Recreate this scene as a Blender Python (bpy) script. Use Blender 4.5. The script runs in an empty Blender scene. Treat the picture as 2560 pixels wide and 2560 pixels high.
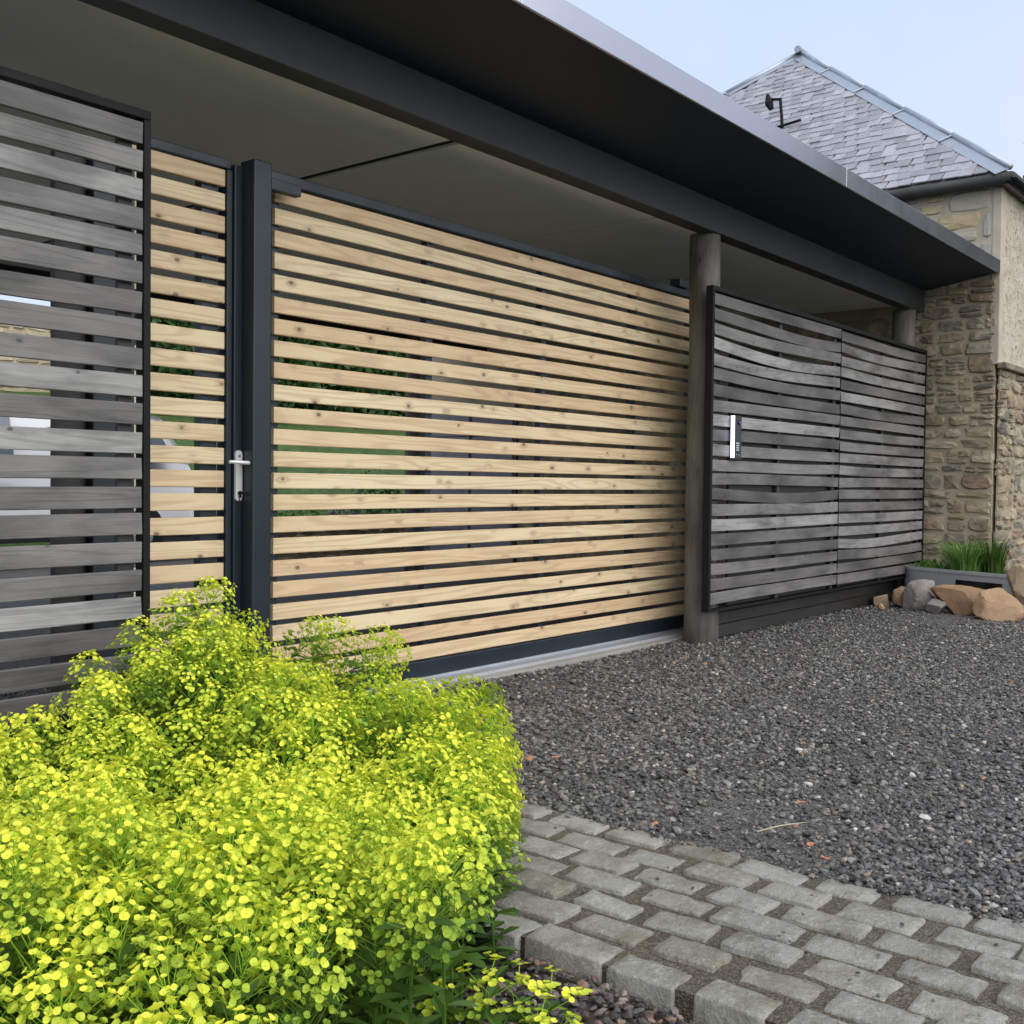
import bpy, bmesh, math, random
from mathutils import Vector, Matrix, noise
import numpy as np
R = math.radians
random.seed(11)
SC = bpy.context.scene
COL = SC.collection

# ------------------------------------------------------------ camera, world, sun, exposure
cam_d = bpy.data.cameras.new('camera')
cam = bpy.data.objects.new('camera', cam_d); COL.objects.link(cam)
cam_d.sensor_fit = 'HORIZONTAL'; cam_d.sensor_width = 36.0; cam_d.lens = 36.0 * 2740 / 2560
cam_d.clip_start = 0.05; cam_d.clip_end = 600
def cam_axes(yaw, pitch, roll):
    f = Vector((math.cos(yaw) * math.cos(pitch), math.sin(yaw) * math.cos(pitch), math.sin(pitch)))
    r = Vector((math.sin(yaw), -math.cos(yaw), 0)); u = r.cross(f)
    return f, r * math.cos(roll) + u * math.sin(roll), u * math.cos(roll) - r * math.sin(roll)
cf, cr, cu = cam_axes(0.67438, -0.02667, 0.01115)
cam.matrix_world = Matrix(((cr.x, cu.x, -cf.x, -3.005), (cr.y, cu.y, -cf.y, -3.684), (cr.z, cu.z, -cf.z, 0.988), (0, 0, 0, 1)))
SC.camera = cam

SUN_EL, SUN_ROT = R(47), R(190)      # overcast: a broad soft brightness behind the camera
world = bpy.data.worlds.new('World'); SC.world = world; world.use_nodes = True
wn = world.node_tree; wn.nodes.clear()
sky = wn.nodes.new('ShaderNodeTexSky'); sky.sky_type = 'NISHITA'; sky.sun_disc = False
sky.sun_elevation = SUN_EL; sky.sun_rotation = SUN_ROT
sky.air_density = 1.0; sky.dust_density = 3.0; sky.ozone_density = 1.0
mixw = wn.nodes.new('ShaderNodeMix'); mixw.data_type = 'RGBA'; mixw.inputs[0].default_value = 0.86
# thin even cloud in front of the clear sky, a little bluer in places
wtc = wn.nodes.new('ShaderNodeTexCoord'); wnz = wn.nodes.new('ShaderNodeTexNoise'); wnz.inputs['Scale'].default_value = 1.6; wnz.inputs['Detail'].default_value = 4
wrp = wn.nodes.new('ShaderNodeValToRGB'); wrp.color_ramp.elements[0].position = .35; wrp.color_ramp.elements[1].position = .68
wrp.color_ramp.elements[0].color = (.555, .70, .93, 1); wrp.color_ramp.elements[1].color = (.72, .755, .925, 1)
wml = wn.nodes.new('ShaderNodeMix'); wml.data_type = 'RGBA'; wml.blend_type = 'MULTIPLY'; wml.inputs[0].default_value = 1; wml.inputs[7].default_value = (7.5, 7.5, 7.35, 1)
wn.links.new(wtc.outputs['Generated'], wnz.inputs['Vector']); wn.links.new(wnz.outputs['Fac'], wrp.inputs['Fac']); wn.links.new(wrp.outputs[0], wml.inputs[6]); wn.links.new(wml.outputs[2], mixw.inputs[7])
bg = wn.nodes.new('ShaderNodeBackground'); bg.inputs['Strength'].default_value = 0.075
wo = wn.nodes.new('ShaderNodeOutputWorld')
wn.links.new(sky.outputs[0], mixw.inputs[6]); wn.links.new(mixw.outputs[2], bg.inputs['Color']); wn.links.new(bg.outputs[0], wo.inputs[0])

sun_d = bpy.data.lights.new('sun', 'SUN'); sun_d.energy = 1.5; sun_d.angle = R(105); sun_d.color = (1.0, 0.96, 0.9)
sun = bpy.data.objects.new('sun', sun_d); COL.objects.link(sun); sun.location = (-6, -8, 9)
sd = Vector((math.sin(SUN_ROT) * math.cos(SUN_EL), math.cos(SUN_ROT) * math.cos(SUN_EL), math.sin(SUN_EL)))
sun.rotation_euler = sd.to_track_quat('Z', 'Y').to_euler()

SC.view_settings.view_transform = 'Standard'; SC.view_settings.look = 'None'
SC.view_settings.gamma = 1.0; SC.view_settings.use_curve_mapping = False; SC.view_settings.exposure = 1.1
SC.render.engine = 'CYCLES'
SC.cycles.max_bounces = 8; SC.cycles.diffuse_bounces = 4; SC.cycles.transparent_max_bounces = 8

# ------------------------------------------------------------ helpers
def tag(o, label=None, cat=None, group=None, kind=None):
    if label: o['label'] = label
    if cat: o['category'] = cat
    if group: o['group'] = group
    if kind: o['kind'] = kind
    return o
def link(name, data, parent=None, loc=None, rot=None):
    o = bpy.data.objects.new(name, data); COL.objects.link(o)
    if parent is not None: o.parent = parent
    if loc is not None: o.location = loc
    if rot is not None: o.rotation_euler = rot
    return o
def empty(name, loc=(0, 0, 0), label=None, cat=None, group=None):
    o = link(name, None, None, loc); o.empty_display_size = 0.1
    return tag(o, label, cat, group)
class MB:
    def __init__(s): s.v = []; s.f = []; s.c = []
    def add(s, vs, fs, c=None):
        n = len(s.v); s.v += [tuple(p) for p in vs]; s.f += [tuple(i + n for i in f) for f in fs]
        if c is not None: s.c += [c] * len(vs)
        return s
    def box(s, x0, x1, y0, y1, z0, z1):
        return s.add([(x0, y0, z0), (x1, y0, z0), (x1, y1, z0), (x0, y1, z0), (x0, y0, z1), (x1, y0, z1), (x1, y1, z1), (x0, y1, z1)],
                     [(0, 3, 2, 1), (4, 5, 6, 7), (0, 1, 5, 4), (1, 2, 6, 5), (2, 3, 7, 6), (3, 0, 4, 7)])
    def tube(s, pts, rads, n=6, cap=True, c=None):
        rings = []; vs = []; fs = []
        for i, p in enumerate(pts):
            p = Vector(p); a = Vector(pts[max(i - 1, 0)]); b = Vector(pts[min(i + 1, len(pts) - 1)])
            d = (b - a).normalized(); ref = Vector((0, 0, 1)) if abs(d.z) < .9 else Vector((1, 0, 0))
            u = d.cross(ref).normalized(); w = d.cross(u)
            for k in range(n):
                t = 2 * math.pi * k / n
                vs.append(p + (u * math.cos(t) + w * math.sin(t)) * rads[i])
        for i in range(len(pts) - 1):
            for k in range(n):
                fs.append((i * n + k, i * n + (k + 1) % n, (i + 1) * n + (k + 1) % n, (i + 1) * n + k))
        if cap: fs += [tuple(range(n)), tuple(reversed(range((len(pts) - 1) * n, len(pts) * n)))]
        return s.add(vs, fs, c)
    def mesh(s, name, mat, smooth=False):
        m = bpy.data.meshes.new(name); m.from_pydata(s.v, [], s.f); m.update()
        if s.c:
            at = m.color_attributes.new('tint', 'FLOAT_COLOR', 'POINT')
            at.data.foreach_set('color', np.array([(a, b, c, 1) for a, b, c in s.c], dtype=np.float32).ravel())
        if mat: m.materials.append(mat)
        bm = bmesh.new(); bm.from_mesh(m); bmesh.ops.recalc_face_normals(bm, faces=bm.faces); bm.to_mesh(m); bm.free()
        if smooth: m.polygons.foreach_set('use_smooth', [True] * len(m.polygons))
        return m
    def build(s, name, mat, parent=None, loc=None, rot=None, bevel=0, smooth=False):
        o = link(name, s.mesh(name, mat, smooth), parent, loc, rot)
        if bevel:
            b = o.modifiers.new('bevel', 'BEVEL'); b.width = bevel; b.segments = 2; b.limit_method = 'ANGLE'
        return o
def boxo(name, mat, x0, x1, y0, y1, z0, z1, parent=None, bevel=0.0):
    """a box whose object origin sits at its own centre (world metres, parents stay at the origin)"""
    cx, cy, cz = (x0 + x1) / 2, (y0 + y1) / 2, (z0 + z1) / 2
    return MB().box(x0 - cx, x1 - cx, y0 - cy, y1 - cy, z0 - cz, z1 - cz).build(name, mat, parent, (cx, cy, cz), None, bevel)

# ------------------------------------------------------------ materials
def mat(name, rough=.6, spec=.5, metal=0.0):
    m = bpy.data.materials.new(name); m.use_nodes = True; nt = m.node_tree
    b = nt.nodes['Principled BSDF']; b.inputs['Roughness'].default_value = rough
    b.inputs['Specular IOR Level'].default_value = spec; b.inputs['Metallic'].default_value = metal
    return m, nt, b
def nd(nt, t, props=None, **ins):
    n = nt.nodes.new('ShaderNode' + t)
    for k, v in (props or {}).items(): setattr(n, k, v)
    for k, v in ins.items():
        k2 = int(k[1:]) if k[0] == 'i' and k[1:].isdigit() else k.replace('_', ' ')
        if isinstance(v, bpy.types.NodeSocket): nt.links.new(v, n.inputs[k2])
        else: n.inputs[k2].default_value = v
    return n
def mth(nt, op, a, b=None, c=None):
    kw = {'i0': a}
    if b is not None: kw['i1'] = b
    if c is not None: kw['i2'] = c
    return nd(nt, 'Math', {'operation': op}, **kw).outputs[0]
def vmul(nt, a, v): return nd(nt, 'VectorMath', {'operation': 'MULTIPLY'}, i0=a, i1=v).outputs[0]
def vadd(nt, a, v): return nd(nt, 'VectorMath', {'operation': 'ADD'}, i0=a, i1=v).outputs[0]
def noi(nt, vec, scale, detail=4, rough=.55, dist=0.0):
    return nd(nt, 'TexNoise', None, Vector=vec, Scale=scale, Detail=float(detail), Roughness=rough, Distortion=dist).outputs['Fac']
def ramp(nt, fac, stops, interp='LINEAR'):
    r = nd(nt, 'ValToRGB', None, Fac=fac); cr_ = r.color_ramp; cr_.interpolation = interp
    while len(cr_.elements) > len(stops): cr_.elements.remove(cr_.elements[-1])
    while len(cr_.elements) < len(stops): cr_.elements.new(1.0)
    for e, (p, c) in zip(cr_.elements, stops): e.position = p; e.color = (*c, 1) if len(c) == 3 else c
    return r.outputs[0]
def mixc(nt, fac, a, b, mode='MIX'):
    n = nd(nt, 'Mix', {'data_type': 'RGBA', 'blend_type': mode})
    for i, v in ((0, fac), (6, a), (7, b)):
        if isinstance(v, bpy.types.NodeSocket): nt.links.new(v, n.inputs[i])
        else: n.inputs[i].default_value = v if i == 0 else (*v, 1) if len(v) == 3 else v
    return n.outputs[2]
def remap(nt, v, a, b, c=0.0, d=1.0):
    return nd(nt, 'MapRange', {'interpolation_type': 'SMOOTHSTEP'}, Value=v, From_Min=a, From_Max=b, To_Min=c, To_Max=d).outputs[0]
def bump(nt, b, h, strength=.5, dist=.01):
    nb = nd(nt, 'Bump', None, Height=h, Strength=strength, Distance=dist); nt.links.new(nb.outputs[0], b.inputs['Normal'])
def ocoord(nt): return nd(nt, 'TexCoord').outputs['Object']
def orand(nt): return nd(nt, 'ObjectInfo').outputs['Random']
def base(nt, b, c): nt.links.new(c, b.inputs['Base Color'])

def wood(name, tones, streak, knot, rough=.6, along=(1, 0, 0), grain=.35, blotch=.35, bmp=.25, knots=True, contrast=.2, ksparse=False):
    """planed or weathered boards: grain runs along local X (or Z), growth lines, knots, per-board tone"""
    m, nt, b = mat(name, rough)
    P = ocoord(nt); r = orand(nt)
    off = nd(nt, 'CombineXYZ', None, X=mth(nt, 'MULTIPLY', r, 37.0), Y=mth(nt, 'MULTIPLY', r, 11.0), Z=mth(nt, 'MULTIPLY', r, 71.0)).outputs[0]
    Q = vadd(nt, P, off)
    X = along[0] == 1
    def st(l, s): return (l, s, s) if X else (s, s, l)
    # knots
    kv = vmul(nt, Q, (6.5, 0.0, 10.0) if X else (9.0, 9.0, 4.0))
    vor = nd(nt, 'TexVoronoi', {'voronoi_dimensions': '3D'}, Vector=kv, Scale=1.0, Randomness=1.0).outputs['Distance']
    halo = remap(nt, vor, 0.0, 0.34, 1.0, 0.0)
    core = remap(nt, vor, 0.05, 0.11 if not ksparse else .085, 1.0, 0.0)
    # growth lines bend round the knots
    base_n = noi(nt, vmul(nt, Q, st(.55, 9.0)), 1.0, 2, .5, .3)
    g = mth(nt, 'ADD', base_n, mth(nt, 'MULTIPLY', halo, (.02 if ksparse else .05) if knots else 0.0))
    lines = mth(nt, 'SINE', mth(nt, 'MULTIPLY', g, 75.0))
    lines = remap(nt, lines, -.2, 1.0)
    fib = noi(nt, vmul(nt, Q, st(7.0, 260.0)), 1.0, 3, .6)
    blo = noi(nt, vmul(nt, Q, st(2.0, 6.0)), 1.0, 4, .6)
    c = ramp(nt, r, tones)
    c = mixc(nt, mth(nt, 'MULTIPLY', lines, grain), c, streak)
    c = mixc(nt, mth(nt, 'MULTIPLY', remap(nt, fib, .35, .8), contrast), c, streak)
    c = mixc(nt, mth(nt, 'MULTIPLY', remap(nt, blo, .35, .75), blotch), c, streak, 'MULTIPLY')
    if knots:
        c = mixc(nt, mth(nt, 'MULTIPLY', halo, .12 if ksparse else .34), c, knot)
        c = mixc(nt, mth(nt, 'MULTIPLY', core, .8), c, knot)
    base(nt, b, c)
    bump(nt, b, mth(nt, 'ADD', fib, mth(nt, 'MULTIPLY', lines, .4)), bmp, .002)
    return m, nt, b
LARCH, _, _ = wood('larch', [(0, (.76, .59, .35)), (.25, (.81, .66, .41)), (.45, (.73, .54, .32)), (.65, (.83, .69, .44)), (.85, (.76, .59, .36)), (1, (.69, .50, .29))],
                   (.43, .25, .13), (.13, .065, .035), .5, grain=.34, blotch=.18, contrast=.18)
GREYWOOD, gnt, gb = wood('weathered_grey_larch', [(0, (.15, .139, .13)), (.25, (.235, .223, .21)), (.5, (.175, .165, .156)), (.72, (.42, .405, .388)), (.85, (.205, .193, .182)), (1, (.125, .116, .108))],
                   (.085, .08, .08), (.05, .045, .045), .42, grain=.26, blotch=.7, bmp=.4, contrast=.24, ksparse=True)
POSTWOOD, _, _ = wood('weathered_round_post', [(0, (.15, .14, .12)), (1, (.17, .155, .13))], (.07, .062, .05), (.03, .028, .025), .6, (0, 0, 1), grain=.3, blotch=.7, bmp=.6, contrast=.5)
DARKWOOD, _, _ = wood('stained_dark_board', [(0, (.035, .033, .03)), (1, (.05, .047, .043))], (.02, .019, .018), (.015, .014, .013), .5, grain=.3, knots=False)
SHEDWOOD, _, _ = wood('mauve_grey_board', [(0, (.22, .20, .215)), (1, (.27, .25, .265))], (.15, .14, .15), (.1, .09, .09), .5, grain=.15, knots=False)

def paint(name, col, rough=.35, metal=0.0, spec=.5, speck=.06, bmp=.0, spots=0.0, rv=.08):
    m, nt, b = mat(name, rough, spec, metal); P = ocoord(nt)
    n1 = noi(nt, P, 3.0, 5, .6); n2 = noi(nt, P, 60.0, 3)
    c = mixc(nt, mth(nt, 'MULTIPLY', remap(nt, n1, .35, .7), speck * 4), col, tuple(v * .72 for v in col))
    if spots: c = mixc(nt, mth(nt, 'MULTIPLY', remap(nt, n2, .62, .72), spots), c, tuple(min(1, v * 1.8 + .03) for v in col))
    base(nt, b, c)
    nt.links.new(remap(nt, n1, .3, .7, max(.05, rough - rv), rough + rv), b.inputs['Roughness'])
    if bmp: bump(nt, b, n2, bmp, .002)
    return m
ANTHRACITE = paint('anthracite_powder_coat', (.013, .022, .029), .36, .0, .45)
SCREENFRAME = paint('dark_steel_frame', (.009, .009, .009), .55, .0, .2, .1, .1, .1)
FASCIA = paint('pressed_metal_fascia', (.46, .47, .52), .26, .9, .5, .02, rv=.02)
SOFFIT = paint('dark_metal_soffit', (.010, .018, .034), .5, .0, .22, .01, rv=.015)
BEAM = paint('dark_painted_beam', (.024, .027, .029), .45, .0, .4, .03)
CEIL = paint('taupe_ceiling_board', (.90, .86, .81), .75, .0, .25, .04)
CEILGAP = paint('ceiling_backing', (.02, .02, .018), .8)
GALV = paint('galvanised_steel', (.60, .62, .65), .38, .5, .5, .12, .08, .3)
ALU = paint('satin_handle_metal', (.78, .79, .80), .32, .35, .5, .03)
BLACK = paint('black_gloss', (.006, .006, .007), .10, .0, .35, .02, rv=.02)
RUBBER = paint('black_rubber', (.015, .016, .017), .6)
CONCRETE = paint('pale_concrete', (.33, .32, .29), .8, .0, .3, .15, .4, .2)
CARWHITE = paint('white_car_paint', (.80, .81, .83), .18, .0, .6, .01)
GLASSDARK = paint('tinted_car_glass', (.10, .13, .16), .06, .0, .8, .02)
ZINC = paint('zinc_hip_flashing', (.40, .43, .48), .35, .55, .5, .10)
MORTAR = paint('lime_mortar', (.40, .34, .245), .9, .0, .2, .25, .6, .3)
HARL = None

def rock(name, stops, rough=.8, scale=1.0, bm=.6, speck=.3, wet=0.0, dirt=(.05, .045, .035), dirt_amt=.4):
    m, nt, b = mat(name, rough, .4); P = ocoord(nt); r = orand(nt)
    Q = vadd(nt, P, nd(nt, 'CombineXYZ', None, X=mth(nt, 'MULTIPLY', r, 31.0), Y=mth(nt, 'MULTIPLY', r, 17.0), Z=mth(nt, 'MULTIPLY', r, 53.0)).outputs[0])
    n1 = noi(nt, Q, 7.0 * scale, 6, .62); n2 = noi(nt, Q, 45.0 * scale, 5, .7); n3 = noi(nt, Q, 220.0 * scale, 2, .6)
    c = ramp(nt, r, stops)
    c = mixc(nt, mth(nt, 'MULTIPLY', remap(nt, n1, .42, .72), dirt_amt), c, dirt)
    c = mixc(nt, mth(nt, 'MULTIPLY', remap(nt, n2, .5, .75), speck), c, tuple(min(1, v * 1.5 + .05) for v in stops[len(stops) // 2][1]))
    c = mixc(nt, mth(nt, 'MULTIPLY', remap(nt, n3, .55, .7), speck * .8), c, (.03, .03, .03))
    base(nt, b, c); bump(nt, b, mth(nt, 'ADD', n1, mth(nt, 'ADD', mth(nt, 'MULTIPLY', n2, .5), mth(nt, 'MULTIPLY', n3, .15))), bm, .012)
    if wet: nt.links.new(remap(nt, n2, .35, .65, max(.1, rough - wet), rough), b.inputs['Roughness'])
    return m
def smear(m, col, lo, hi, fr=4.5):
    """lime mortar slapped unevenly over the joints, the same in every stone it crosses"""
    nt = m.node_tree; b = nt.nodes['Principled BSDF']; l = b.inputs['Base Color'].links[0].from_socket
    g = nd(nt, 'NewGeometry').outputs['Position']; n = noi(nt, g, fr, 6, .68)
    base(nt, b, mixc(nt, remap(nt, n, lo, hi, 0, .85), l, col))
WALLSTONE = rock('rubble_sandstone', [(0, (.25, .18, .115)), (.15, (.34, .27, .17)), (.3, (.19, .155, .12)), (.45, (.42, .34, .22)), (.6, (.28, .19, .13)), (.75, (.45, .39, .28)), (.9, (.15, .14, .12)), (1, (.38, .32, .22))], .75, 1.6, 1.0)
smear(WALLSTONE, (.44, .37, .265), .50, .62)
smear(WALLSTONE, (.13, .11, .08), .57, .70, 2.3)
PALESTONE = rock('pale_sandstone', [(0, (.50, .42, .28)), (.4, (.42, .36, .26)), (.7, (.58, .50, .36)), (1, (.36, .33, .27))], .8, .8, .7, .2, 0, (.25, .19, .12), .35)
SETT = rock('granite_sett', [(0, (.22, .205, .165)), (.35, (.345, .33, .285)), (.65, (.255, .245, .215)), (1, (.33, .322, .29))], .55, 1.3, 1.0, .75, .3, (.085, .072, .045), .55)
smear(SETT, (.135, .125, .07), .50, .74)
BOULDER_TAN = rock('tan_boulder', [(0, (.33, .20, .11)), (1, (.38, .25, .14))], .75, 1.6, 1.0, .35, 0, (.16, .09, .05), .5)
BOULDER_GREY = rock('grey_boulder', [(0, (.26, .235, .215)), (1, (.29, .265, .24))], .75, 1.6, 1.0, .3, 0, (.17, .12, .08), .4)
BOULDER_PALE = rock('cream_boulder', [(0, (.44, .33, .21)), (1, (.48, .37, .24))], .75, 1.6, 1.0, .3, 0, (.26, .17, .09), .45)
SLATE = rock('purple_slate', [(0, (.225, .215, .225)), (.5, (.31, .295, .31)), (1, (.41, .39, .41))], .33, 1.0, .25, .15, .1, (.12, .10, .11), .3)
PEBBLE = rock('dark_wet_gravel', [(0, (.032, .031, .030)), (.3, (.075, .073, .071)), (.55, (.115, .113, .11)), (.76, (.20, .197, .19)), (.88, (.17, .135, .095)), (.965, (.30, .29, .27)), (.985, (.55, .53, .48)), (1, (.30, .16, .09))], .36, 2.0, .3, .15, .2, (.04, .04, .04), .25)
BEDSTONE = rock('bark_and_stone_mulch', [(0, (.03, .027, .025)), (.3, (.07, .06, .055)), (.5, (.10, .10, .105)), (.7, (.11, .065, .045)), (.85, (.17, .15, .14)), (.95, (.24, .13, .09)), (1, (.30, .25, .2))], .45, 2.0, .3, .15, .2)

def ground_mat(name, stops, sc=40.0, rough=.7, bm=.6, mid=.0):
    m, nt, b = mat(name, rough, .35); P = nd(nt, 'TexCoord').outputs['Object']
    n1 = noi(nt, P, sc, 4, .7); n2 = noi(nt, P, 1.3, 4, .6)
    v = nd(nt, 'TexVoronoi', None, Vector=P, Scale=sc * 1.6)
    fac = mth(nt, 'ADD', mth(nt, 'MULTIPLY', nd(nt, 'SeparateColor', None, Color=v.outputs['Color']).outputs[0], .75), mth(nt, 'MULTIPLY', n1, .3))
    c = ramp(nt, fac, stops)
    c = mixc(nt, mth(nt, 'MULTIPLY', remap(nt, n2, .4, .7), .35), c, tuple(x * .55 for x in stops[0][1]))
    base(nt, b, c); bump(nt, b, mth(nt, 'ADD', mth(nt, 'MULTIPLY', v.outputs['Distance'], -1.0), mth(nt, 'MULTIPLY', n1, .5)), bm, .012)
    return m
GRAVELBASE = ground_mat('gravel_fines', [(0, (.045, .043, .04)), (.5, (.10, .096, .09)), (.85, (.16, .155, .145)), (1, (.26, .25, .23))], 75)
SOIL = ground_mat('wet_soil', [(0, (.018, .013, .009)), (.6, (.045, .032, .024)), (1, (.09, .07, .055))], 30, .8)
JOINT = ground_mat('sett_joint_grit', [(0, (.045, .037, .025)), (.5, (.095, .078, .055)), (1, (.19, .165, .125))], 120, .8, .5)
GRASSM = ground_mat('mown_lawn', [(0, (.022, .05, .008)), (.5, (.045, .09, .014)), (1, (.085, .14, .03))], 9, .9, .9)
FIELD = ground_mat('far_field', [(0, (.05, .08, .025)), (.5, (.08, .12, .04)), (1, (.12, .15, .06))], 3, .9, .3)

def leafm(name, c0, c1, trans=.35, rough=.5, attr=True):
    m, nt, b = mat(name, rough, .4)
    r = orand(nt); n = noi(nt, ocoord(nt), 18.0, 2)
    fac = mth(nt, 'ADD', mth(nt, 'MULTIPLY', r, .55), mth(nt, 'MULTIPLY', n, .45))
    c = mixc(nt, fac, c0, c1)
    if attr:
        a = nd(nt, 'Attribute', {'attribute_name': 'tint'}).outputs['Color']
        c = mixc(nt, 1.0, c, a, 'MULTIPLY')
    base(nt, b, c)
    tr = nd(nt, 'BsdfTranslucent', None, Color=c); ms = nd(nt, 'MixShader', None, Fac=trans)
    nt.links.new(b.outputs[0], ms.inputs[1]); nt.links.new(tr.outputs[0], ms.inputs[2])
    nt.links.new(ms.outputs[0], nt.nodes['Material Output'].inputs['Surface'])
    return m
BRACT = leafm('lime_bract', (.78, .82, .065), (.97, .94, .09), .32, .5)
SPURGELEAF = leafm('spurge_leaf', (.05, .11, .014), (.10, .19, .028), .25, .42)
DARKLEAF = leafm('dark_rosette_leaf', (.022, .052, .018), (.035, .075, .026), .15, .4)
GRASSBLADE = leafm('grass_blade', (.13, .26, .06), (.20, .36, .09), .3, .5)
HERB = leafm('herb_leaf', (.10, .24, .03), (.16, .33, .05), .3, .5)
HEDGE = leafm('hedge_leaf', (.025, .075, .015), (.07, .16, .03), .25, .5)
TREELEAF = leafm('tree_leaf', (.05, .11, .025), (.10, .18, .045), .25, .5)
BARK, _, _ = wood('bark', [(0, (.12, .10, .08)), (1, (.15, .125, .10))], (.05, .04, .035), (.03, .03, .03), .8, (0, 0, 1), bmp=.8, knots=False)
PURPLE = leafm('purple_flower', (.16, .06, .22), (.26, .12, .32), .2, .6)
FALLEN = leafm('fallen_petal', (.50, .20, .11), (.58, .30, .18), .2, .5, False)
STRAW = paint('dry_straw', (.45, .38, .24), .7)
LED = paint('white_intercom_side', (.85, .86, .9), .3)
LED.node_tree.nodes['Principled BSDF'].inputs['Emission Color'].default_value = (.72, .75, 1.0, 1)
LED.node_tree.nodes['Principled BSDF'].inputs['Emission Strength'].default_value = 1.2
KEYS = paint('pale_keypad_print', (.55, .56, .6), .4)
LENS = paint('camera_lens', (.03, .02, .16), .05, .0, .8, .02)
def harl_mat():
    m, nt, b = mat('rough_harled_render', .85, .25); P = ocoord(nt)
    n1 = noi(nt, P, 5.0, 5, .65); n2 = noi(nt, P, 17.0, 5, .7); n3 = noi(nt, P, 60.0, 3)
    c = mixc(nt, remap(nt, n1, .35, .65), (.60, .54, .45), (.50, .42, .32))
    c = mixc(nt, mth(nt, 'MULTIPLY', remap(nt, n2, .56, .64), .85), c, (.17, .14, .10))
    base(nt, b, c); bump(nt, b, mth(nt, 'ADD', n2, mth(nt, 'MULTIPLY', n3, .3)), 1.0, .03)
    return m
HARL = harl_mat()

# ------------------------------------------------------------ ground, drive, setts, soil
def sheet(name, m, pts, z, kind='structure', sub=1):
    mb = MB(); mb.add([(x, y, z) for x, y in pts], [tuple(range(len(pts)))])
    return tag(mb.build(name, m), kind=kind)
sheet('ground', FIELD, [(-250, -250), (250, -250), (250, 250), (-250, 250)], -0.16)
def patch(name, m, x0, x1, y0, y1, z0, step, amp, freq, kind='structure'):
    nx = int((x1 - x0) / step) + 1; ny = int((y1 - y0) / step) + 1; mb = MB()
    for j in range(ny + 1):
        for i in range(nx + 1):
            x = x0 + (x1 - x0) * i / nx; y = y0 + (y1 - y0) * j / ny
            e = min(i, j, nx - i, ny - j)
            mb.v.append((x, y, z0 + amp * noise.noise((x * freq, y * freq, z0 * 7)) if e else z0 - .02))
    for j in range(ny):
        for i in range(nx):
            a = j * (nx + 1) + i; mb.f.append((a, a + 1, a + nx + 2, a + nx + 1))
    o = mb.build(name, m, smooth=True); return tag(o, kind=kind)
patch('driveway', GRAVELBASE, -0.42, 14, -9, -0.14, -0.012, .16, .018, .7)
patch('courtyard', GRAVELBASE, -6, 7.0, 0.12, 6.0, -0.015, .3, .01, .5)
patch('flower_bed', SOIL, -6, -1.13, -6, -0.15, -0.04, .12, .025, 2.0)

# the strip of granite setts: long sides run towards the gate, seven courses
strip = MB(); strip.box(-1.130, -0.335, -5.2, -0.35, -0.14, -0.006)
strip = tag(strip.build('sett_paving', JOINT), kind='structure')
def sett_mesh(L, W, H, seed):
    rnd = random.Random(seed); nx, ny = 5, 9; bm_v = []; f = []
    def P(i, j):
        u = (-1, -.90, -.35, .35, .90, 1)[i]; v = (-1, -.95, -.7, -.4, -.13, .13, .4, .7, .95, 1)[j]
        e = max(abs(u), abs(v))
        x = u * W / 2; y = v * L / 2
        k = abs(u) ** 6 * abs(v) ** 6
        x -= u * k * W * .02; y -= v * k * L * .01
        jx = noise.noise((x * 22 + seed * 3.1, y * 22, 1.7)) * .006; jy = noise.noise((x * 22, y * 22 + seed * 5.3, 8.1)) * .006
        z = H - .005 * max(abs(u) ** 12, abs(v) ** 14) + noise.noise((x * 26 + seed, y * 26, 3.3)) * .004 + noise.noise((x * 70 + seed, y * 70, 5.3)) * .003
        return (x + jx, y + jy, z)
    top = [P(i, j) for j in range(ny + 1) for i in range(nx + 1)]
    for j in range(ny):
        for i in range(nx):
            a = j * (nx + 1) + i; f.append((a, a + 1, a + nx + 2, a + nx + 1))
    ring = [i for i in range(nx + 1)] + [j * (nx + 1) + nx for j in range(1, ny + 1)] + [ny * (nx + 1) + i for i in range(nx - 1, -1, -1)] + [j * (nx + 1) for j in range(ny - 1, 0, -1)]
    b0 = len(top); top += [(top[i][0] * 1.0, top[i][1] * 1.0, -.11) for i in ring]
    n = len(ring)
    for k in range(n): f.append((ring[k], b0 + k, b0 + (k + 1) % n, ring[(k + 1) % n]))
    mb = MB(); mb.add(top, f); return mb.mesh('sett', SETT, True)
SETTS = [sett_mesh(.178 + .012 * math.sin(k * 2.3), .096 + .006 * math.cos(k * 1.7), .0, k) for k in range(9)]
rs = random.Random(4)
for row in range(7):
    x = -1.096 + row * .1155; y = -4.9 + (.097 if row % 2 else 0) + rs.uniform(-.03, .03)
    while y < -.5:
        o = link('sett', rs.choice(SETTS), strip, (x + rs.uniform(-.008, .008), y, rs.uniform(-.006, .006) + .004),
                 (rs.gauss(0, .018), rs.gauss(0, .012), rs.choice((0, math.pi)) + rs.gauss(0, .032)))
        o.scale = (rs.uniform(.90, 1.06), rs.uniform(.84, 1.08), 1)
        y += .201 + rs.uniform(-.012, .014)

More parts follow.
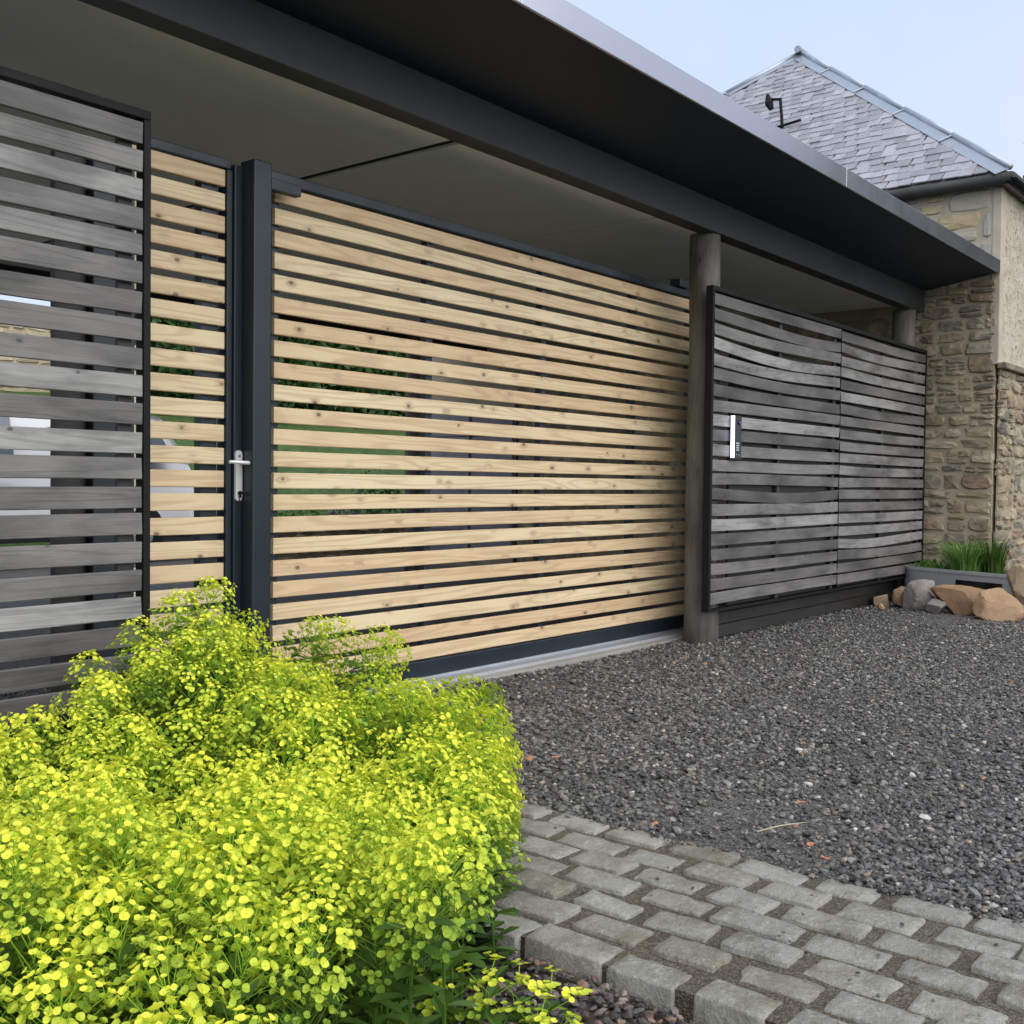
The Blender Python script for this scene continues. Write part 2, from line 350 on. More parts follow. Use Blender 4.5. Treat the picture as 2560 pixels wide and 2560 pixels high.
# loose gravel: thousands of small stones, scattered with geometry nodes
def pebble(seed, m, flat=.62, subdiv=1):
    bm = bmesh.new(); bmesh.ops.create_icosphere(bm, subdivisions=subdiv, radius=.5)
    rnd = random.Random(seed); ax = [rnd.uniform(.75, 1.2), rnd.uniform(.55, .95), flat * rnd.uniform(.7, 1.1)]
    for v in bm.verts:
        d = 1 + rnd.uniform(-.22, .22); v.co = Vector((v.co.x * ax[0] * d, v.co.y * ax[1] * d, v.co.z * ax[2] * d))
    me = bpy.data.meshes.new('pebble'); bm.to_mesh(me); bm.free(); me.materials.append(m)
    return me
def scatter(name, pts, scales, meshes, seed=0):
    """pts Nx3, scales N; one 'stuff' object whose stones are geometry-node instances"""
    pool = bpy.data.collections.new(name + '_shapes')
    for i, me in enumerate(meshes): pool.objects.link(bpy.data.objects.new(name + '_shape', me))
    me = bpy.data.meshes.new(name); me.vertices.add(len(pts)); me.vertices.foreach_set('co', np.asarray(pts, dtype=np.float32).ravel())
    at = me.attributes.new('size', 'FLOAT', 'POINT'); at.data.foreach_set('value', np.asarray(scales, dtype=np.float32))
    me.update()
    o = link(name, me); tag(o, kind='stuff')
    g = bpy.data.node_groups.new(name, 'GeometryNodeTree')
    g.interface.new_socket('Geometry', in_out='INPUT', socket_type='NodeSocketGeometry'); g.interface.new_socket('Geometry', in_out='OUTPUT', socket_type='NodeSocketGeometry')
    N = g.nodes; gi = N.new('NodeGroupInput'); go = N.new('NodeGroupOutput')
    ci = N.new('GeometryNodeCollectionInfo'); ci.inputs['Collection'].default_value = pool
    ci.inputs['Separate Children'].default_value = True; ci.inputs['Reset Children'].default_value = True
    iop = N.new('GeometryNodeInstanceOnPoints'); iop.inputs['Pick Instance'].default_value = True
    rv = N.new('FunctionNodeRandomValue'); rv.data_type = 'FLOAT_VECTOR'
    rv.inputs[0].default_value = (-.5, -.5, 0); rv.inputs[1].default_value = (.5, .5, 6.283); rv.inputs['Seed'].default_value = seed
    ri = N.new('FunctionNodeRandomValue'); ri.data_type = 'INT'; ri.inputs['Max'].default_value = 50; ri.inputs['Seed'].default_value = seed + 3
    for s_ in ri.inputs:
        if s_.name == 'Max' and s_.type == 'INT': s_.default_value = 50
    na = N.new('GeometryNodeInputNamedAttribute'); na.data_type = 'FLOAT'; na.inputs['Name'].default_value = 'size'
    L = g.links.new
    L(gi.outputs[0], iop.inputs['Points']); L(ci.outputs[0], iop.inputs['Instance'])
    L(rv.outputs[0], iop.inputs['Rotation']); L(na.outputs[0], iop.inputs['Scale'])
    for s_ in ri.outputs:
        if s_.type == 'INT': L(s_, iop.inputs['Instance Index'])
    L(iop.outputs[0], go.inputs[0])
    md = o.modifiers.new('scatter', 'NODES'); md.node_group = g
    return o
rg = np.random.default_rng(3)
def surf(x, y, z0, amp, freq): return z0 + amp * noise.noise((x * freq, y * freq, z0 * 7))
P_, S_ = [], []
def fill(x0, x1, y0, y1, dens, smin, smax, test=None, z0=-.012, amp=.018, fr=.7, lift=.35):
    n = int((x1 - x0) * (y1 - y0) * dens)
    X = rg.uniform(x0, x1, n); Y = rg.uniform(y0, y1, n); S = rg.uniform(smin, smax, n) ** 1.0
    for x, y, s in zip(X, Y, S):
        if test and not test(x, y): continue
        P_.append((x, y, surf(x, y, z0, amp, fr) + s * lift * rg.uniform(.1, 1.0))); S_.append(s)
seen = lambda x, y: y > -3.95 + (x + 3.0) * .16
thin = lambda x, y: seen(x, y) and noise.noise((x * .9, y * 1.3, 4.4)) + .5 * noise.noise((x * 3.1, y * 3.1, 1.4)) < rg.uniform(-.42, .8)
fill(-.37, 1.6, -3.9, -.15, 6400, .008, .026, thin)
fill(1.6, 3.6, -3.4, -.15, 4600, .009, .026, thin)
fill(3.6, 6.9, -2.9, -.15, 3000, .011, .026, thin)
fill(-.37, 3.0, -3.9, -.2, 90, .026, .038, seen)
fill(-.37, 2.2, -3.9, -.15, 5200, .004, .010, seen)
fill(-.40, -.33, -3.9, -.4, 900, .008, .018, seen, z0=.003)       # a few stones spilled over the edge of the setts
fill(-.8, 3.4, .15, 1.6, 900, .010, .022, None, z0=-.015, amp=.01, fr=.5)
fill(3.0, 6.9, -2.9, -.15, 1700, .006, .012, seen)
fill(-1.1, -.4, -3.6, -1.2, 60, .006, .014, None, z0=.003, amp=.0)
fill(-.37, 8.5, -5.2, -1.0, 1300, .010, .026, lambda x, y: not seen(x, y))
scatter('gravel', P_, S_, [pebble(k, PEBBLE) for k in range(8)], 1)
P_, S_ = [], []
fill(-2.2, -1.15, -3.4, -.5, 1500, .010, .034, None, z0=-.04, amp=.025, fr=2.0)
fill(-1.75, -1.15, -3.2, -1.9, 2200, .008, .03, None, z0=-.038, amp=.025, fr=2.0)
scatter('bed_gravel', P_, S_, [pebble(k + 40, BEDSTONE, .5) for k in range(8)], 9)

# fallen petals and a dry straw on the drive
def fallen(x, y, s, label, seed):
    rnd = random.Random(seed); mb = MB(); n = 9
    rim = [(math.cos(2 * math.pi * k / n) * s * rnd.uniform(.7, 1.1), math.sin(2 * math.pi * k / n) * s * .7 * rnd.uniform(.7, 1.1), s * rnd.uniform(.05, .5)) for k in range(n)]
    low = [(a * .9, b * .9, c - s * .12) for a, b, c in rim]
    mb.add(rim + [(0, 0, s * .12)] + low + [(0, 0, 0)], [(k, (k + 1) % n, n) for k in range(n)] + [(n + 1 + (k + 1) % n, n + 1 + k, 2 * n + 1) for k in range(n)] + [(k, n + 1 + k, n + 1 + (k + 1) % n, (k + 1) % n) for k in range(n)])
    tag(mb.build('fallen_leaf', FALLEN, None, (x, y, .014), (0, 0, rnd.uniform(0, 6))), label, 'leaf', 'fallen orange leaves on the gravel')
fallen(.17, -2.298, .019, 'crumpled orange leaf alone in the middle of the gravel drive', 1)
fallen(-.311, -2.066, .016, 'orange leaf lying on the edge where gravel meets the setts', 2)
fallen(-.19, -2.482, .014, 'rusty orange leaf fragment just below the dry straw', 3)
fallen(-.27, -2.56, .018, 'dark reddish leaf beside the setts, nearest the dry straw', 4)
fallen(.035, -1.339, .022, 'orange leaf close to the right flank of the flowering shrub, left of two', 5)
fallen(.113, -1.404, .018, 'orange leaf close to the right flank of the flowering shrub, right of two', 6)
st = MB(); st.tube([(-.20, -2.33, .022), (-.12, -2.362, .026), (-.03, -2.40, .022)], [.0018, .0022, .0012], 5)
tag(st.build('straw', STRAW), 'dry pale straw lying on dark gravel near the setts', 'straw')

# ------------------------------------------------------------ slats
def slat_mesh(name, m, L, h, t, seg=8, bow=0.0, bowy=0.0, twist=0.0, ch=.003, ph=0.0, cupped=0.0):
    mb = MB(); a, b = t / 2, h / 2
    sec = [(-a + ch, -b), (a - ch, -b), (a, -b + ch), (a, b - ch), (a - ch, b), (-a + ch, b), (-a, b - ch), (-a, -b + ch)]
    vs, fs = [], []
    for i in range(seg + 1):
        s = i / seg * 2 - 1; x = s * L / 2
        dz = bow * (1 - s * s) + bow * .3 * math.sin(3 * s + ph); dy = bowy * (1 - s * s) + bowy * .4 * math.sin(2.3 * s + ph)
        tw = twist * s; c, sn = math.cos(tw), math.sin(tw)
        for y, z in sec: vs.append((x, y * c - z * sn + dy, y * sn + z * c + dz))
    for i in range(seg):
        for k in range(8): fs.append((i * 8 + k, i * 8 + (k + 1) % 8, (i + 1) * 8 + (k + 1) % 8, (i + 1) * 8 + k))
    fs += [tuple(range(8)), tuple(range(seg * 8, seg * 8 + 8))]
    return mb.add(vs, fs).mesh(name, m)

ZT, PT = 2.228, .093
# ------------------------------------------------------------ sliding gate
gate = empty('sliding_gate', (0, 0, 0), 'wide sliding gate of pale horizontal larch slats in an anthracite frame', 'gate')
GX1 = 3.62
boxo('top_rail', ANTHRACITE, -.052, GX1, -.004, .055, ZT + .010, ZT + .056, gate, .004)
boxo('bottom_rail', ANTHRACITE, -.052, GX1, -.004, .060, .028, ZT - 23 * PT + .020, gate, .004)
boxo('stile', ANTHRACITE, -.054, .028, .024, .075, ZT - 23 * PT + .023, ZT + .007, gate, .003)
for x in (.965, 1.90, 2.835):
    boxo('upright', ANTHRACITE, x - .022, x + .022, .024, .064, ZT - 23 * PT + .023, ZT + .007, gate)
boxo('stile', ANTHRACITE, GX1 - .08, GX1, .024, .075, ZT - 23 * PT + .023, ZT + .007, gate, .003)
rw = random.Random(21)
for k in range(23):
    L = GX1 + .012
    me = slat_mesh('slat', LARCH, L, .0675, .020, 10, rw.uniform(-.002, .002), rw.uniform(-.002, .002), rw.uniform(-.015, .015), .003, rw.uniform(0, 6))
    link('slat', me, gate, ((GX1 - .012) / 2, .012, ZT - k * PT - .0337 + rw.uniform(-.0015, .0015)), (0, rw.uniform(-.0006, .0006), 0))
boxo('roller_housing', ANTHRACITE, 3.30, 3.42, -.03, .05, ZT + .058, ZT + .11, gate, .004)

# ------------------------------------------------------------ pedestrian gate
pg = empty('pedestrian_gate', (-.5, 0, 0), 'narrow larch slatted gate with a lever handle between grey screen and steel post', 'gate')
pg.location = (0, 0, 0)
boxo('top_rail', ANTHRACITE, -.72, -.237, -.004, .055, ZT + .010, ZT + .050, pg, .004)
boxo('stile', ANTHRACITE, -.262, -.237, -.010, .055, .06, ZT + .007, pg, .003)
boxo('bottom_rail', ANTHRACITE, -.72, -.264, -.004, .055, .05, ZT - 23 * PT + .020, pg, .004)
boxo('upright', ANTHRACITE, -.36, -.285, .026, .070, ZT - 23 * PT + .023, ZT + .007, pg)
boxo('upright', ANTHRACITE, -.72, -.66, .026, .070, ZT - 23 * PT + .023, ZT + .007, pg)
for k in range(23):
    me = slat_mesh('slat', LARCH, .438, .0675, .022, 6, rw.uniform(-.001, .001), 0, rw.uniform(-.01, .01), .003, rw.uniform(0, 6))
    link('slat', me, pg, (-.484, .014, ZT - k * PT - .030 + rw.uniform(-.0015, .0015)))
lock = boxo('lock_stile', ANTHRACITE, -.235, -.196, -.022, .05, .06, ZT + .030, pg, .003)
hz = 1.056
hp = MB()
ov = [(math.cos(t) * .0165, math.sin(t) * .0165) for t in [math.pi * i / 8 for i in range(9)]]
prof = [(x, z + .088) for x, z in ov] + [(-x, -z - .088) for x, z in ov]
n = len(prof)
hp.add([(x, 0, z) for x, z in prof] + [(x * .92, -.010, z * .985) for x, z in prof], [tuple(range(n)), tuple(range(n, 2 * n))] + [(k, (k + 1) % n, n + (k + 1) % n, n + k) for k in range(n)])
plate = hp.build('handle_plate', ALU, pg, (-.216, -.0225, hz - .052))
lv = MB(); lv.tube([(0, -.008, 0), (0, -.05, 0), (-.008, -.058, 0), (-.03, -.06, .001), (-.10, -.058, .003)], [.008, .008, .0085, .008, .007], 10)
lv.build('lever', ALU, pg, (-.208, -.0325, hz), smooth=True)
cy = MB(); cy.tube([(0, 0, -.004), (0, -.009, -.004)], [.0085, .0085], 14); cy.box(-.0042, .0042, -.009, 0, -.024, -.006); cy.build('lock_cylinder', BLACK, pg, (-.216, -.0327, hz - .118))
for dz in (.028, -.15):
    sc_ = MB(); sc_.tube([(0, 0, 0), (0, -.003, 0)], [.004, .004], 8); sc_.build('screw', BLACK, pg, (-.216, -.0327, hz + dz))

# ------------------------------------------------------------ steel gate post with its catch
gp = empty('gate_post', (-.2, -.05, 0), 'square anthracite steel gate post between narrow gate and wide gate', 'post')
gp.location = (0, 0, 0)
boxo('post_tube', ANTHRACITE, -.196, -.105, -.095, -.004, -.1, ZT + .052, gp, .006)
boxo('catch_arm', ANTHRACITE, -.103, .052, -.090, -.052, ZT - .052, ZT - .006, gp, .003)
boxo('rubber_seal', RUBBER, -.103, -.074, -.045, -.012, .05, ZT + .02, gp)
for i in range(16):
    z = .30 + i * .118 + (i % 3) * .012
    boxo('gap_light', ALU, -.0865, -.0835, -.0485, -.0458, z, z + .03 + .015 * (i % 2), gp)  # pale metal slips stand in for light showing through the seal gap

# ------------------------------------------------------------ gate track and sill
sill = boxo('gate_sill', CONCRETE, -.3, 3.75, -.165, .17, -.15, .004, None, .006); tag(sill, kind='structure')
tr = empty('gate_track', (0, 0, 0), 'galvanised floor track running under the wide sliding gate', 'track')
boxo('track_plate', GALV, -.10, 3.66, -.10, .07, .0045, .012, tr)
boxo('track_edge', GALV, -.10, 3.66, -.10, -.088, .0122, .020, tr)
boxo('guide_rail', GALV, -.10, 3.66, .01, .03, .0128, .026, tr)

# ------------------------------------------------------------ grey slatted screens
def screen(name, x0, x1, zt, zb, yf, bays, nsl, label, posts, right_seen):
    s = empty(name, (0, 0, 0), label, 'screen', 'weathered grey slatted screens either side of the gates')
    y0, y1 = yf, yf + .05
    boxo('frame_top', SCREENFRAME, x0, x1, y0, y1, zt - .030, zt, s, .003)
    boxo('frame_bottom', SCREENFRAME, x0, x1, y0, y1, zb, zb + .012, s, .002)
    boxo('frame_side', SCREENFRAME, x0, x0 + .026, y0, y1, zb + .0125, zt - .0305, s, .003)
    boxo('frame_side', SCREENFRAME, x1 - .026, x1, y0, y1, zb + .0125, zt - .0305, s, .003)
    for a, b in zip(bays, bays[1:]):
        p = (zt - .040 - (zb + .018)) / nsl
        for k in range(nsl):
            h = .0715 + rw.uniform(-.002, .002); L = b - a - .004
            big = rw.random() < .3
            me = slat_mesh('slat', GREYWOOD, L, h, .018, 12, ((-.002, -.020, -.015, -.023, -.017, -.011, -.008, .004)[k] if k < 8 and a < 4 else rw.gauss(-.004, .008 if a < 4 else .004) * (1.8 if big else 1)) if right_seen else rw.gauss(0, .003), rw.uniform(-.006, .006), rw.gauss(0, .05 if right_seen else .022), .0022, rw.uniform(0, 6))
            link('slat', me, s, ((a + b) / 2, y0 + .014 + rw.uniform(-.002, .002), zt - .042 - k * p - h / 2 + rw.uniform(-.003, .003)), (rw.gauss(0, .035 if right_seen else .018), rw.gauss(0, .0025), 0))
        for x in (a + .05, b - .05) + (((a + b) / 2,) if right_seen else ()):
            boxo('backing_batten', DARKWOOD, x - .025, x + .025, y0 + .030, y0 + .049, zb + .0135, zt - .0315, s)
    for x in bays[1:-1]:
        boxo('divider', SCREENFRAME, x - .0018, x + .0018, y0 + .001, y1 - .002, zb + .0127, zt - .0307, s)
    return s
rscreen = screen('slatted_screen', 2.985, 6.945, 2.206, .205, -.445, (3.013, 4.998, 6.917), 21, 'weathered grey slatted screen in two bays with intercom, right of the wide gate', None, True)
for i, (z0, z1) in enumerate(((.165, .2), (.085, .16), (.0, .08))):
    me = slat_mesh('plinth_board', DARKWOOD, 3.6, z1 - z0, .02, 6, .002, 0, .01)
    link('plinth_board', me, rscreen, (5.1, -.30, (z0 + z1) / 2))
boxo('back_liner', DARKWOOD, 3.34, 6.9, -.385, -.370, .22, 1.9, rscreen)
lscreen = screen('slatted_screen', -3.3, -.893, 2.206, .205, -.445, (-3.272, -.921), 21, 'weathered grey slatted screen with a single bay, left of the narrow gate', None, False)
for i, (z0, z1) in enumerate(((.125, .2), (.045, .12))):
    me = slat_mesh('plinth_board', DARKWOOD, 2.3, z1 - z0, .02, 6, .002, 0, .01)
    link('plinth_board', me, lscreen, (-2.08, -.40, (z0 + z1) / 2))

# ------------------------------------------------------------ intercom on the right screen
ic = empty('intercom', (3.27, -.47, 1.3), 'slim black intercom with white side and keypad on the grey screen', 'intercom')
def ibox(name, m, x0, x1, y0, y1, z0, z1, bev=.002): return boxo(name, m, x0 - 3.27, x1 - 3.27, y0 + .47, y1 + .47, z0 - 1.3, z1 - 1.3, ic, bev)
ibox('body', LED, 3.2285, 3.2345, -.476, -.4505, 1.160, 1.424, .002)
ibox('face_panel', BLACK, 3.2347, 3.325, -.4775, -.4505, 1.150, 1.428, .004)
ln = MB(); ln.tube([(0, 0, 0), (0, -.006, 0), (0, -.009, 0)], [.012, .012, .006], 16); ln.build('camera_lens', LENS, ic, (.018, -.0077, .08), smooth=False)
for i in range(4):
    for j in range(3): ibox('key', KEYS, 3.252 + j * .0135, 3.262 + j * .0135, -.479, -.4779, 1.248 - i * .0145, 1.257 - i * .0145, 0)
for j, w in ((0, .006), (2, .006)): ibox('key', KEYS, 3.25 + j * .018, 3.257 + j * .018, -.479, -.4779, 1.176, 1.183, 0)

# ------------------------------------------------------------ carport
cp = empty('carport', (0, 0, 0), 'long flat roofed carport with dark metal canopy over the gates', 'carport')
CX0, CX1 = -4.2, 7.0
def ex(name, m, prof, x0, x1, parent, bevel=0):
    """extrude a YZ outline along X"""
    n = len(prof); mb = MB(); mb.add([(x0, y, z) for y, z in prof] + [(x1, y, z) for y, z in prof], [tuple(range(n)), tuple(range(n, 2 * n))] + [(k, (k + 1) % n, n + (k + 1) % n, n + k) for k in range(n)])
    return mb.build(name, m, parent, None, None, bevel)
ex('beam', BEAM, [(-.392, 2.554), (-.282, 2.554), (-.282, 2.80), (-.392, 2.80)], CX0, CX1, cp, .003)
ex('soffit', SOFFIT, [(-.394, 2.745), (-.394, 2.765), (-1.005, 2.862), (-1.005, 2.842)], CX0, CX1, cp)
for fa, fb in ((CX0, .35), (.352, 3.6), (3.602, CX1 + .03)):
    ex('fascia', FASCIA, [(-1.020, 2.838), (-1.008, 2.838), (-1.008, 2.935), (-.90, 2.945), (-.90, 2.957), (-1.020, 2.953)], fa, fb, cp, .003)
ex('roof_sheet', SOFFIT, [(-.898, 2.90), (5.2, 2.82), (5.2, 2.90), (-.898, 2.945)], CX0, CX1, cp)
jx = [-4.2, .98, 2.85, 4.72, 6.59, 6.98]
for a, b in zip(jx, jx[1:]):
    boxo('ceiling_panel', CEIL, a + (.036 if a == .98 else .017), b - (.036 if b == .98 else .017), -.28, 4.7, 2.628, 2.646, cp, .003)
boxo('ceiling_backing', CEILGAP, CX0, CX1, -.28, 4.7, 2.647, 2.665, cp)
boxo('rear_beam', BEAM, CX0, 6.98, 4.702, 4.80, 2.50, 2.80, cp)
def post(x, y, r, z0, z1, seed, flat=False):
    mb = MB(); k = 8; rnd = random.Random(seed)
    zs = [z0 + (z1 - z0) * i / k for i in range(k + 1)]
    mb.tube([(rnd.uniform(-.004, .004), rnd.uniform(-.004, .004), z - z0) for z in zs], [r * (1.05 - .08 * i / k) * rnd.uniform(.985, 1.015) for i in range(k + 1)], 20)
    return mb.build('timber_post', POSTWOOD, cp, (x, y, z0), smooth=True)
post(3.165, -.288, .100, -.15, 2.556, 1); post(6.78, -.288, .10, -.15, 2.556, 2); post(-1.5, 4.62, .085, -.15, 2.628, 5)
for x in (2.05, 5.644): post(x, 4.62, .085, -.15, 2.628, int(x * 7) + 60)
boxo('post_fillet', POSTWOOD, 3.262, 3.30, -.35, -.31, 0.0, .22, cp)
hpst = empty('hinge_post', (0, 0, 0), 'dark hinge post with side board behind the left grey screen', 'post')
boxo('post_tube', ANTHRACITE, -.90, -.735, -.10, -.02, -.1, 2.16, hpst, .004)
boxo('side_board', DARKWOOD, -1.02, -.905, -.06, -.03, -.1, 2.12, hpst)
for z in (.62, .40, .22): boxo('low_rail', POSTWOOD, -1.02, -.88, -.13, -.102, z, z + .03, hpst)

# ------------------------------------------------------------ stone walls
def stone_mesh(w, h, d, m, seed, rough=.10):
    """an irregular block, face towards local -y, back at y = +d"""
    rnd = random.Random(seed); n = 12; vs = []
    for k in range(n):
        t = 2 * math.pi * (k + .5) / n; c, s = math.cos(t), math.sin(t)
        p = 1 / max(abs(c), abs(s)) if max(abs(c), abs(s)) > .75 else 1 / .80
        p = min(p, 1.26)
        q = 1 + rnd.uniform(-rough, rough * .5)
        vs.append((max(-1, min(1, c * p * q)) * w / 2, max(-1, min(1, s * p * q)) * h / 2))
    tilt = rnd.uniform(-.012, .012); tz = rnd.uniform(-.012, .012)
    back = [(x, d, z) for x, z in vs]; mid = [(x, .010 + rnd.uniform(-.004, .006), z) for x, z in vs]
    frt = [(x * .86, -.012 + rnd.uniform(-.006, .006) + tilt * x / w + tz * z / h, z * .80) for x, z in vs]
    cen = [(rnd.uniform(-.1, .1) * w, -.018 + rnd.uniform(-.006, .006), rnd.uniform(-.1, .1) * h)]
    fs = []
    for a, b in ((0, n), (n, 2 * n)):
        for k in range(n): fs.append((a + k, a + (k + 1) % n, b + (k + 1) % n, b + k))
    fs += [(2 * n + k, 2 * n + (k + 1) % n, 3 * n) for k in range(n)]
    return MB().add(back + mid + frt + cen, fs).mesh('stone', m)
def rubble(a0, a1, z0, z1, rnd, wmax=.36, hmax=.17, wmin=.08, hmin=.030):
    out = []
    def split(a, b, c, d):
        w, h = b - a, d - c
        if (w <= wmax and h <= hmax and rnd.random() < .6) or (w < wmin * 2 and h < hmin * 2): out.append((a, b, c, d)); return
        if (h > hmax or (h / hmax > w / wmax)) and h > hmin * 2: t = c + h * rnd.uniform(.32, .68); split(a, b, c, t); split(a, b, t, d)
        elif w > wmin * 2: t = a + w * rnd.uniform(.3, .7); split(a, t, c, d); split(t, b, c, d)
        else: out.append((a, b, c, d))
    split(a0, a1, z0, z1); return out
def lay(parent, m, rects, place, rot, seed, joint=.012, rough=.22, depth=.05):
    rnd = random.Random(seed)
    for (a, b, c, d) in rects:
        j = joint * rnd.uniform(.5, 1.2)
        me = stone_mesh(b - a - j, d - c - j, depth, m, rnd.random(), rough)
        link('stone', me, parent, place((a + b) / 2, (c + d) / 2, rnd.uniform(-.012, .012)), (rnd.gauss(0, .02), rnd.gauss(0, .05), rot))

XW, YC = 7.05, -1.0
house = empty('stone_house', (0, 0, 0), 'old stone house with purple slate hipped roof behind the carport', 'house')
boxo('wall', MORTAR, XW - .002, 15, YC + .012, 5.95, -.1, 3.60, house)
boxo('render', HARL, XW + .02, 15, YC - .012, YC + .010, 2.06, 3.58, house)
boxo('corner_margin', paint('smooth_corner_render', (.52, .45, .36), .8, .0, .2, .2, .4), XW - .012, XW + .10, YC - .020, YC + .055, 2.06, 3.585, house, .008)
# rubble seen under the canopy (local x runs towards the camera side)
rr = random.Random(8)
lay(house, WALLSTONE, rubble(.35, 1.0, 0.0, 2.80, rr) , lambda a, z, o: (XW - .006 + o * .6, -a, z), -math.pi / 2, 3, .012)
lay(house, WALLSTONE, rubble(-.45, .35, 1.5, 2.55, rr, .4, .2), lambda a, z, o: (XW - .006 + o * .6, -a, z), -math.pi / 2, 4, .012)
boxo('upper_pointing', paint('pale_lime_pointing', (.52, .45, .34), .9, .0, .2, .2, .6, .2), XW - .004, XW + .05, -.95, 1.5, 2.9, 3.6, house)
# squared pale stones between the canopy and the eave
pale = [(.06, .31, 3.55, 3.75, 1), (.365, .54, 3.525, 3.70, 2), (.555, .945, 3.40, 3.72, 0), (.31, .53, 3.42, 3.52, 2), (.45, .86, 3.25, 3.41, 2), (.60, .83, 3.14, 3.245, 0), (.87, .945, 3.15, 3.39, 1), (.84, .945, 2.97, 3.13, 1),
        (.10, .36, 3.33, 3.53, 1), (.30, .44, 3.2, 3.40, 0), (.33, .60, 3.03, 3.18, 2), (.05, .29, 3.05, 3.3, 0), (.45, .82, 2.86, 3.02, 1), (-.2, .04, 3.3, 3.7, 0), (-.5, -.22, 3.2, 3.7, 2)]
PALE2 = [rock('grey_ashlar', [(0, (.40, .35, .28)), (1, (.46, .40, .31))], .8, .7, .4, .1, 0, (.28, .23, .17), .25), rock('silver_ashlar', [(0, (.33, .32, .28)), (1, (.37, .35, .30))], .8, .7, .4, .1, 0, (.22, .20, .16), .25),
         rock('ochre_ashlar', [(0, (.50, .38, .20)), (1, (.60, .50, .33))], .8, .9, .8, .2, 0, (.30, .20, .10), .35)]
for i, (a, b, c, d, k) in enumerate(pale):
    d = min(d, 3.60); c = min(c, d - .06)
    link('stone', stone_mesh(b - a - .008, d - c - .008, .06, PALE2[k], i * 3.3, .05 if k != 2 else .14), house, (XW - .006, -(a + b) / 2, (c + d) / 2), (0, 0, -math.pi / 2))
# garden wall running on from the corner
gw = empty('garden_wall', (9, -1.03, 0), 'tall rubble garden wall with flat coping at the right edge', 'wall')
def gbox(n, m, x0, x1, y0, y1, z0, z1, b=0): return boxo(n, m, x0 - 9, x1 - 9, y0 + 1.03, y1 + 1.03, z0, z1, gw, b)
gbox('core', MORTAR, XW + .03, 13, -1.028, -1.0132, -.1, 2.02)
lay(gw, WALLSTONE, rubble(XW + .012, XW + 1.5, 0, 2.02, rr, .36, .17), lambda a, z, o: (a - 9, -.004 + o, z), 0, 12, .011, .2, .025)
lay(gw, WALLSTONE, rubble(XW + 1.5, XW + 4, 0, 2.02, rr, .8, .35, .3, .15), lambda a, z, o: (a - 9, -.004 + o, z), 0, 13, .011, .14, .025)
for i in range(6): gbox('coping_stone', WALLSTONE, XW - .02 + i * .8, XW + .775 + i * .8, -1.09, -1.0135, 2.024, 2.075, .006)

# roof: hipped end, slates laid course by course
EAVE = Vector((6.95, -1.10, 3.675)); APEX = Vector((10.425, 2.376, 6.524)); BACK = Vector((6.95, 5.852, 3.675))
roofo = MB(); far = [Vector((15.2, -1.10, 3.675)), Vector((15.2, 2.376, 6.524)), Vector((15.2, 5.852, 3.675))]
roofo.add([EAVE, APEX, BACK, *far, EAVE + Vector((0, 0, -.06)), BACK + Vector((0, 0, -.06)), far[0] + Vector((0, 0, -.06)), far[2] + Vector((0, 0, -.06))],
          [(0, 1, 2), (0, 3, 4, 1), (1, 4, 5, 2), (6, 7, 9, 8), (0, 2, 7, 6), (0, 6, 8, 3), (2, 5, 9, 7)])
roof = roofo.build('roof', SLATE, house)
up = (APEX - (EAVE + BACK) / 2).normalized(); al = Vector((0, 1, 0)); nrm = al.cross(up).normalized()
if nrm.z < 0: nrm = -nrm
def slate_mesh(w, seed):
    rnd = random.Random(seed); l = .24; t = .011
    xs = [(-w / 2, 0), (-w / 2 + rnd.uniform(.0, .02), -rnd.uniform(0, .008)), (w / 2 - rnd.uniform(0, .02), -rnd.uniform(0, .008)), (w / 2, .0), (w / 2, l), (-w / 2, l)]
    n = 6; mb = MB(); mb.add([(x, y, 0) for x, y in xs] + [(x, y, t) for x, y in xs], [tuple(range(n)), tuple(range(n, 2 * n))] + [(k, (k + 1) % n, n + (k + 1) % n, n + k) for k in range(n)])
    return mb
rsl = random.Random(2); SL = 4.494; rowh = .142; nrow = int(SL / rowh); half = 3.476
bm_s = [slate_mesh(.124 + .010 * math.sin(i * 1.9), i) for i in range(7)]; SM = [b.mesh('slate', SLATE) for b in bm_s]
stuff = MB(); cand = []
campos = Vector((-3.005, -3.684, .988))
for rI in range(nrow):
    s0 = rI * rowh; hw = half * (1 - (s0 + .24) / SL) - .03; x = -hw + (.076 if rI % 2 else 0) + .02
    while x < hw - .05:
        pos = (EAVE + BACK) / 2 + al * (x + rsl.uniform(-.008, .008)) + up * (s0 + rsl.uniform(-.008, .008)) + nrm * (.022 + rsl.uniform(0, .006))
        t = (-1.02 - campos.y) / (pos.y - campos.y) if pos.y > -1.02 else 9
        z = campos.z + (pos.z - campos.z) * t
        vis = z > 2.90 if t < 1 else True
        cand.append((vis, pos, rsl.randrange(7))); x += .129
vislist = [c for c in cand if c[0]]
vislist.sort(key=lambda c: c[1].y)
keep = set(id(c) for c in vislist[:298])
B3 = Matrix((al, up, nrm)).transposed()
for c in cand:
    tl = Matrix.Rotation(rsl.uniform(.02, .06) * -1, 3, 'X') @ Matrix.Rotation(rsl.gauss(0, .02), 3, 'Z')
    M4 = (B3 @ tl).to_4x4(); M4.translation = c[1]
    if id(c) in keep:
        o = link('slate', SM[c[2]], roof); o.matrix_local = M4
    else: stuff.add([M4 @ Vector(v) for v in bm_s[c[2]].v], bm_s[c[2]].f)
tag(stuff.build('slate_courses', SLATE, roof), kind='stuff')
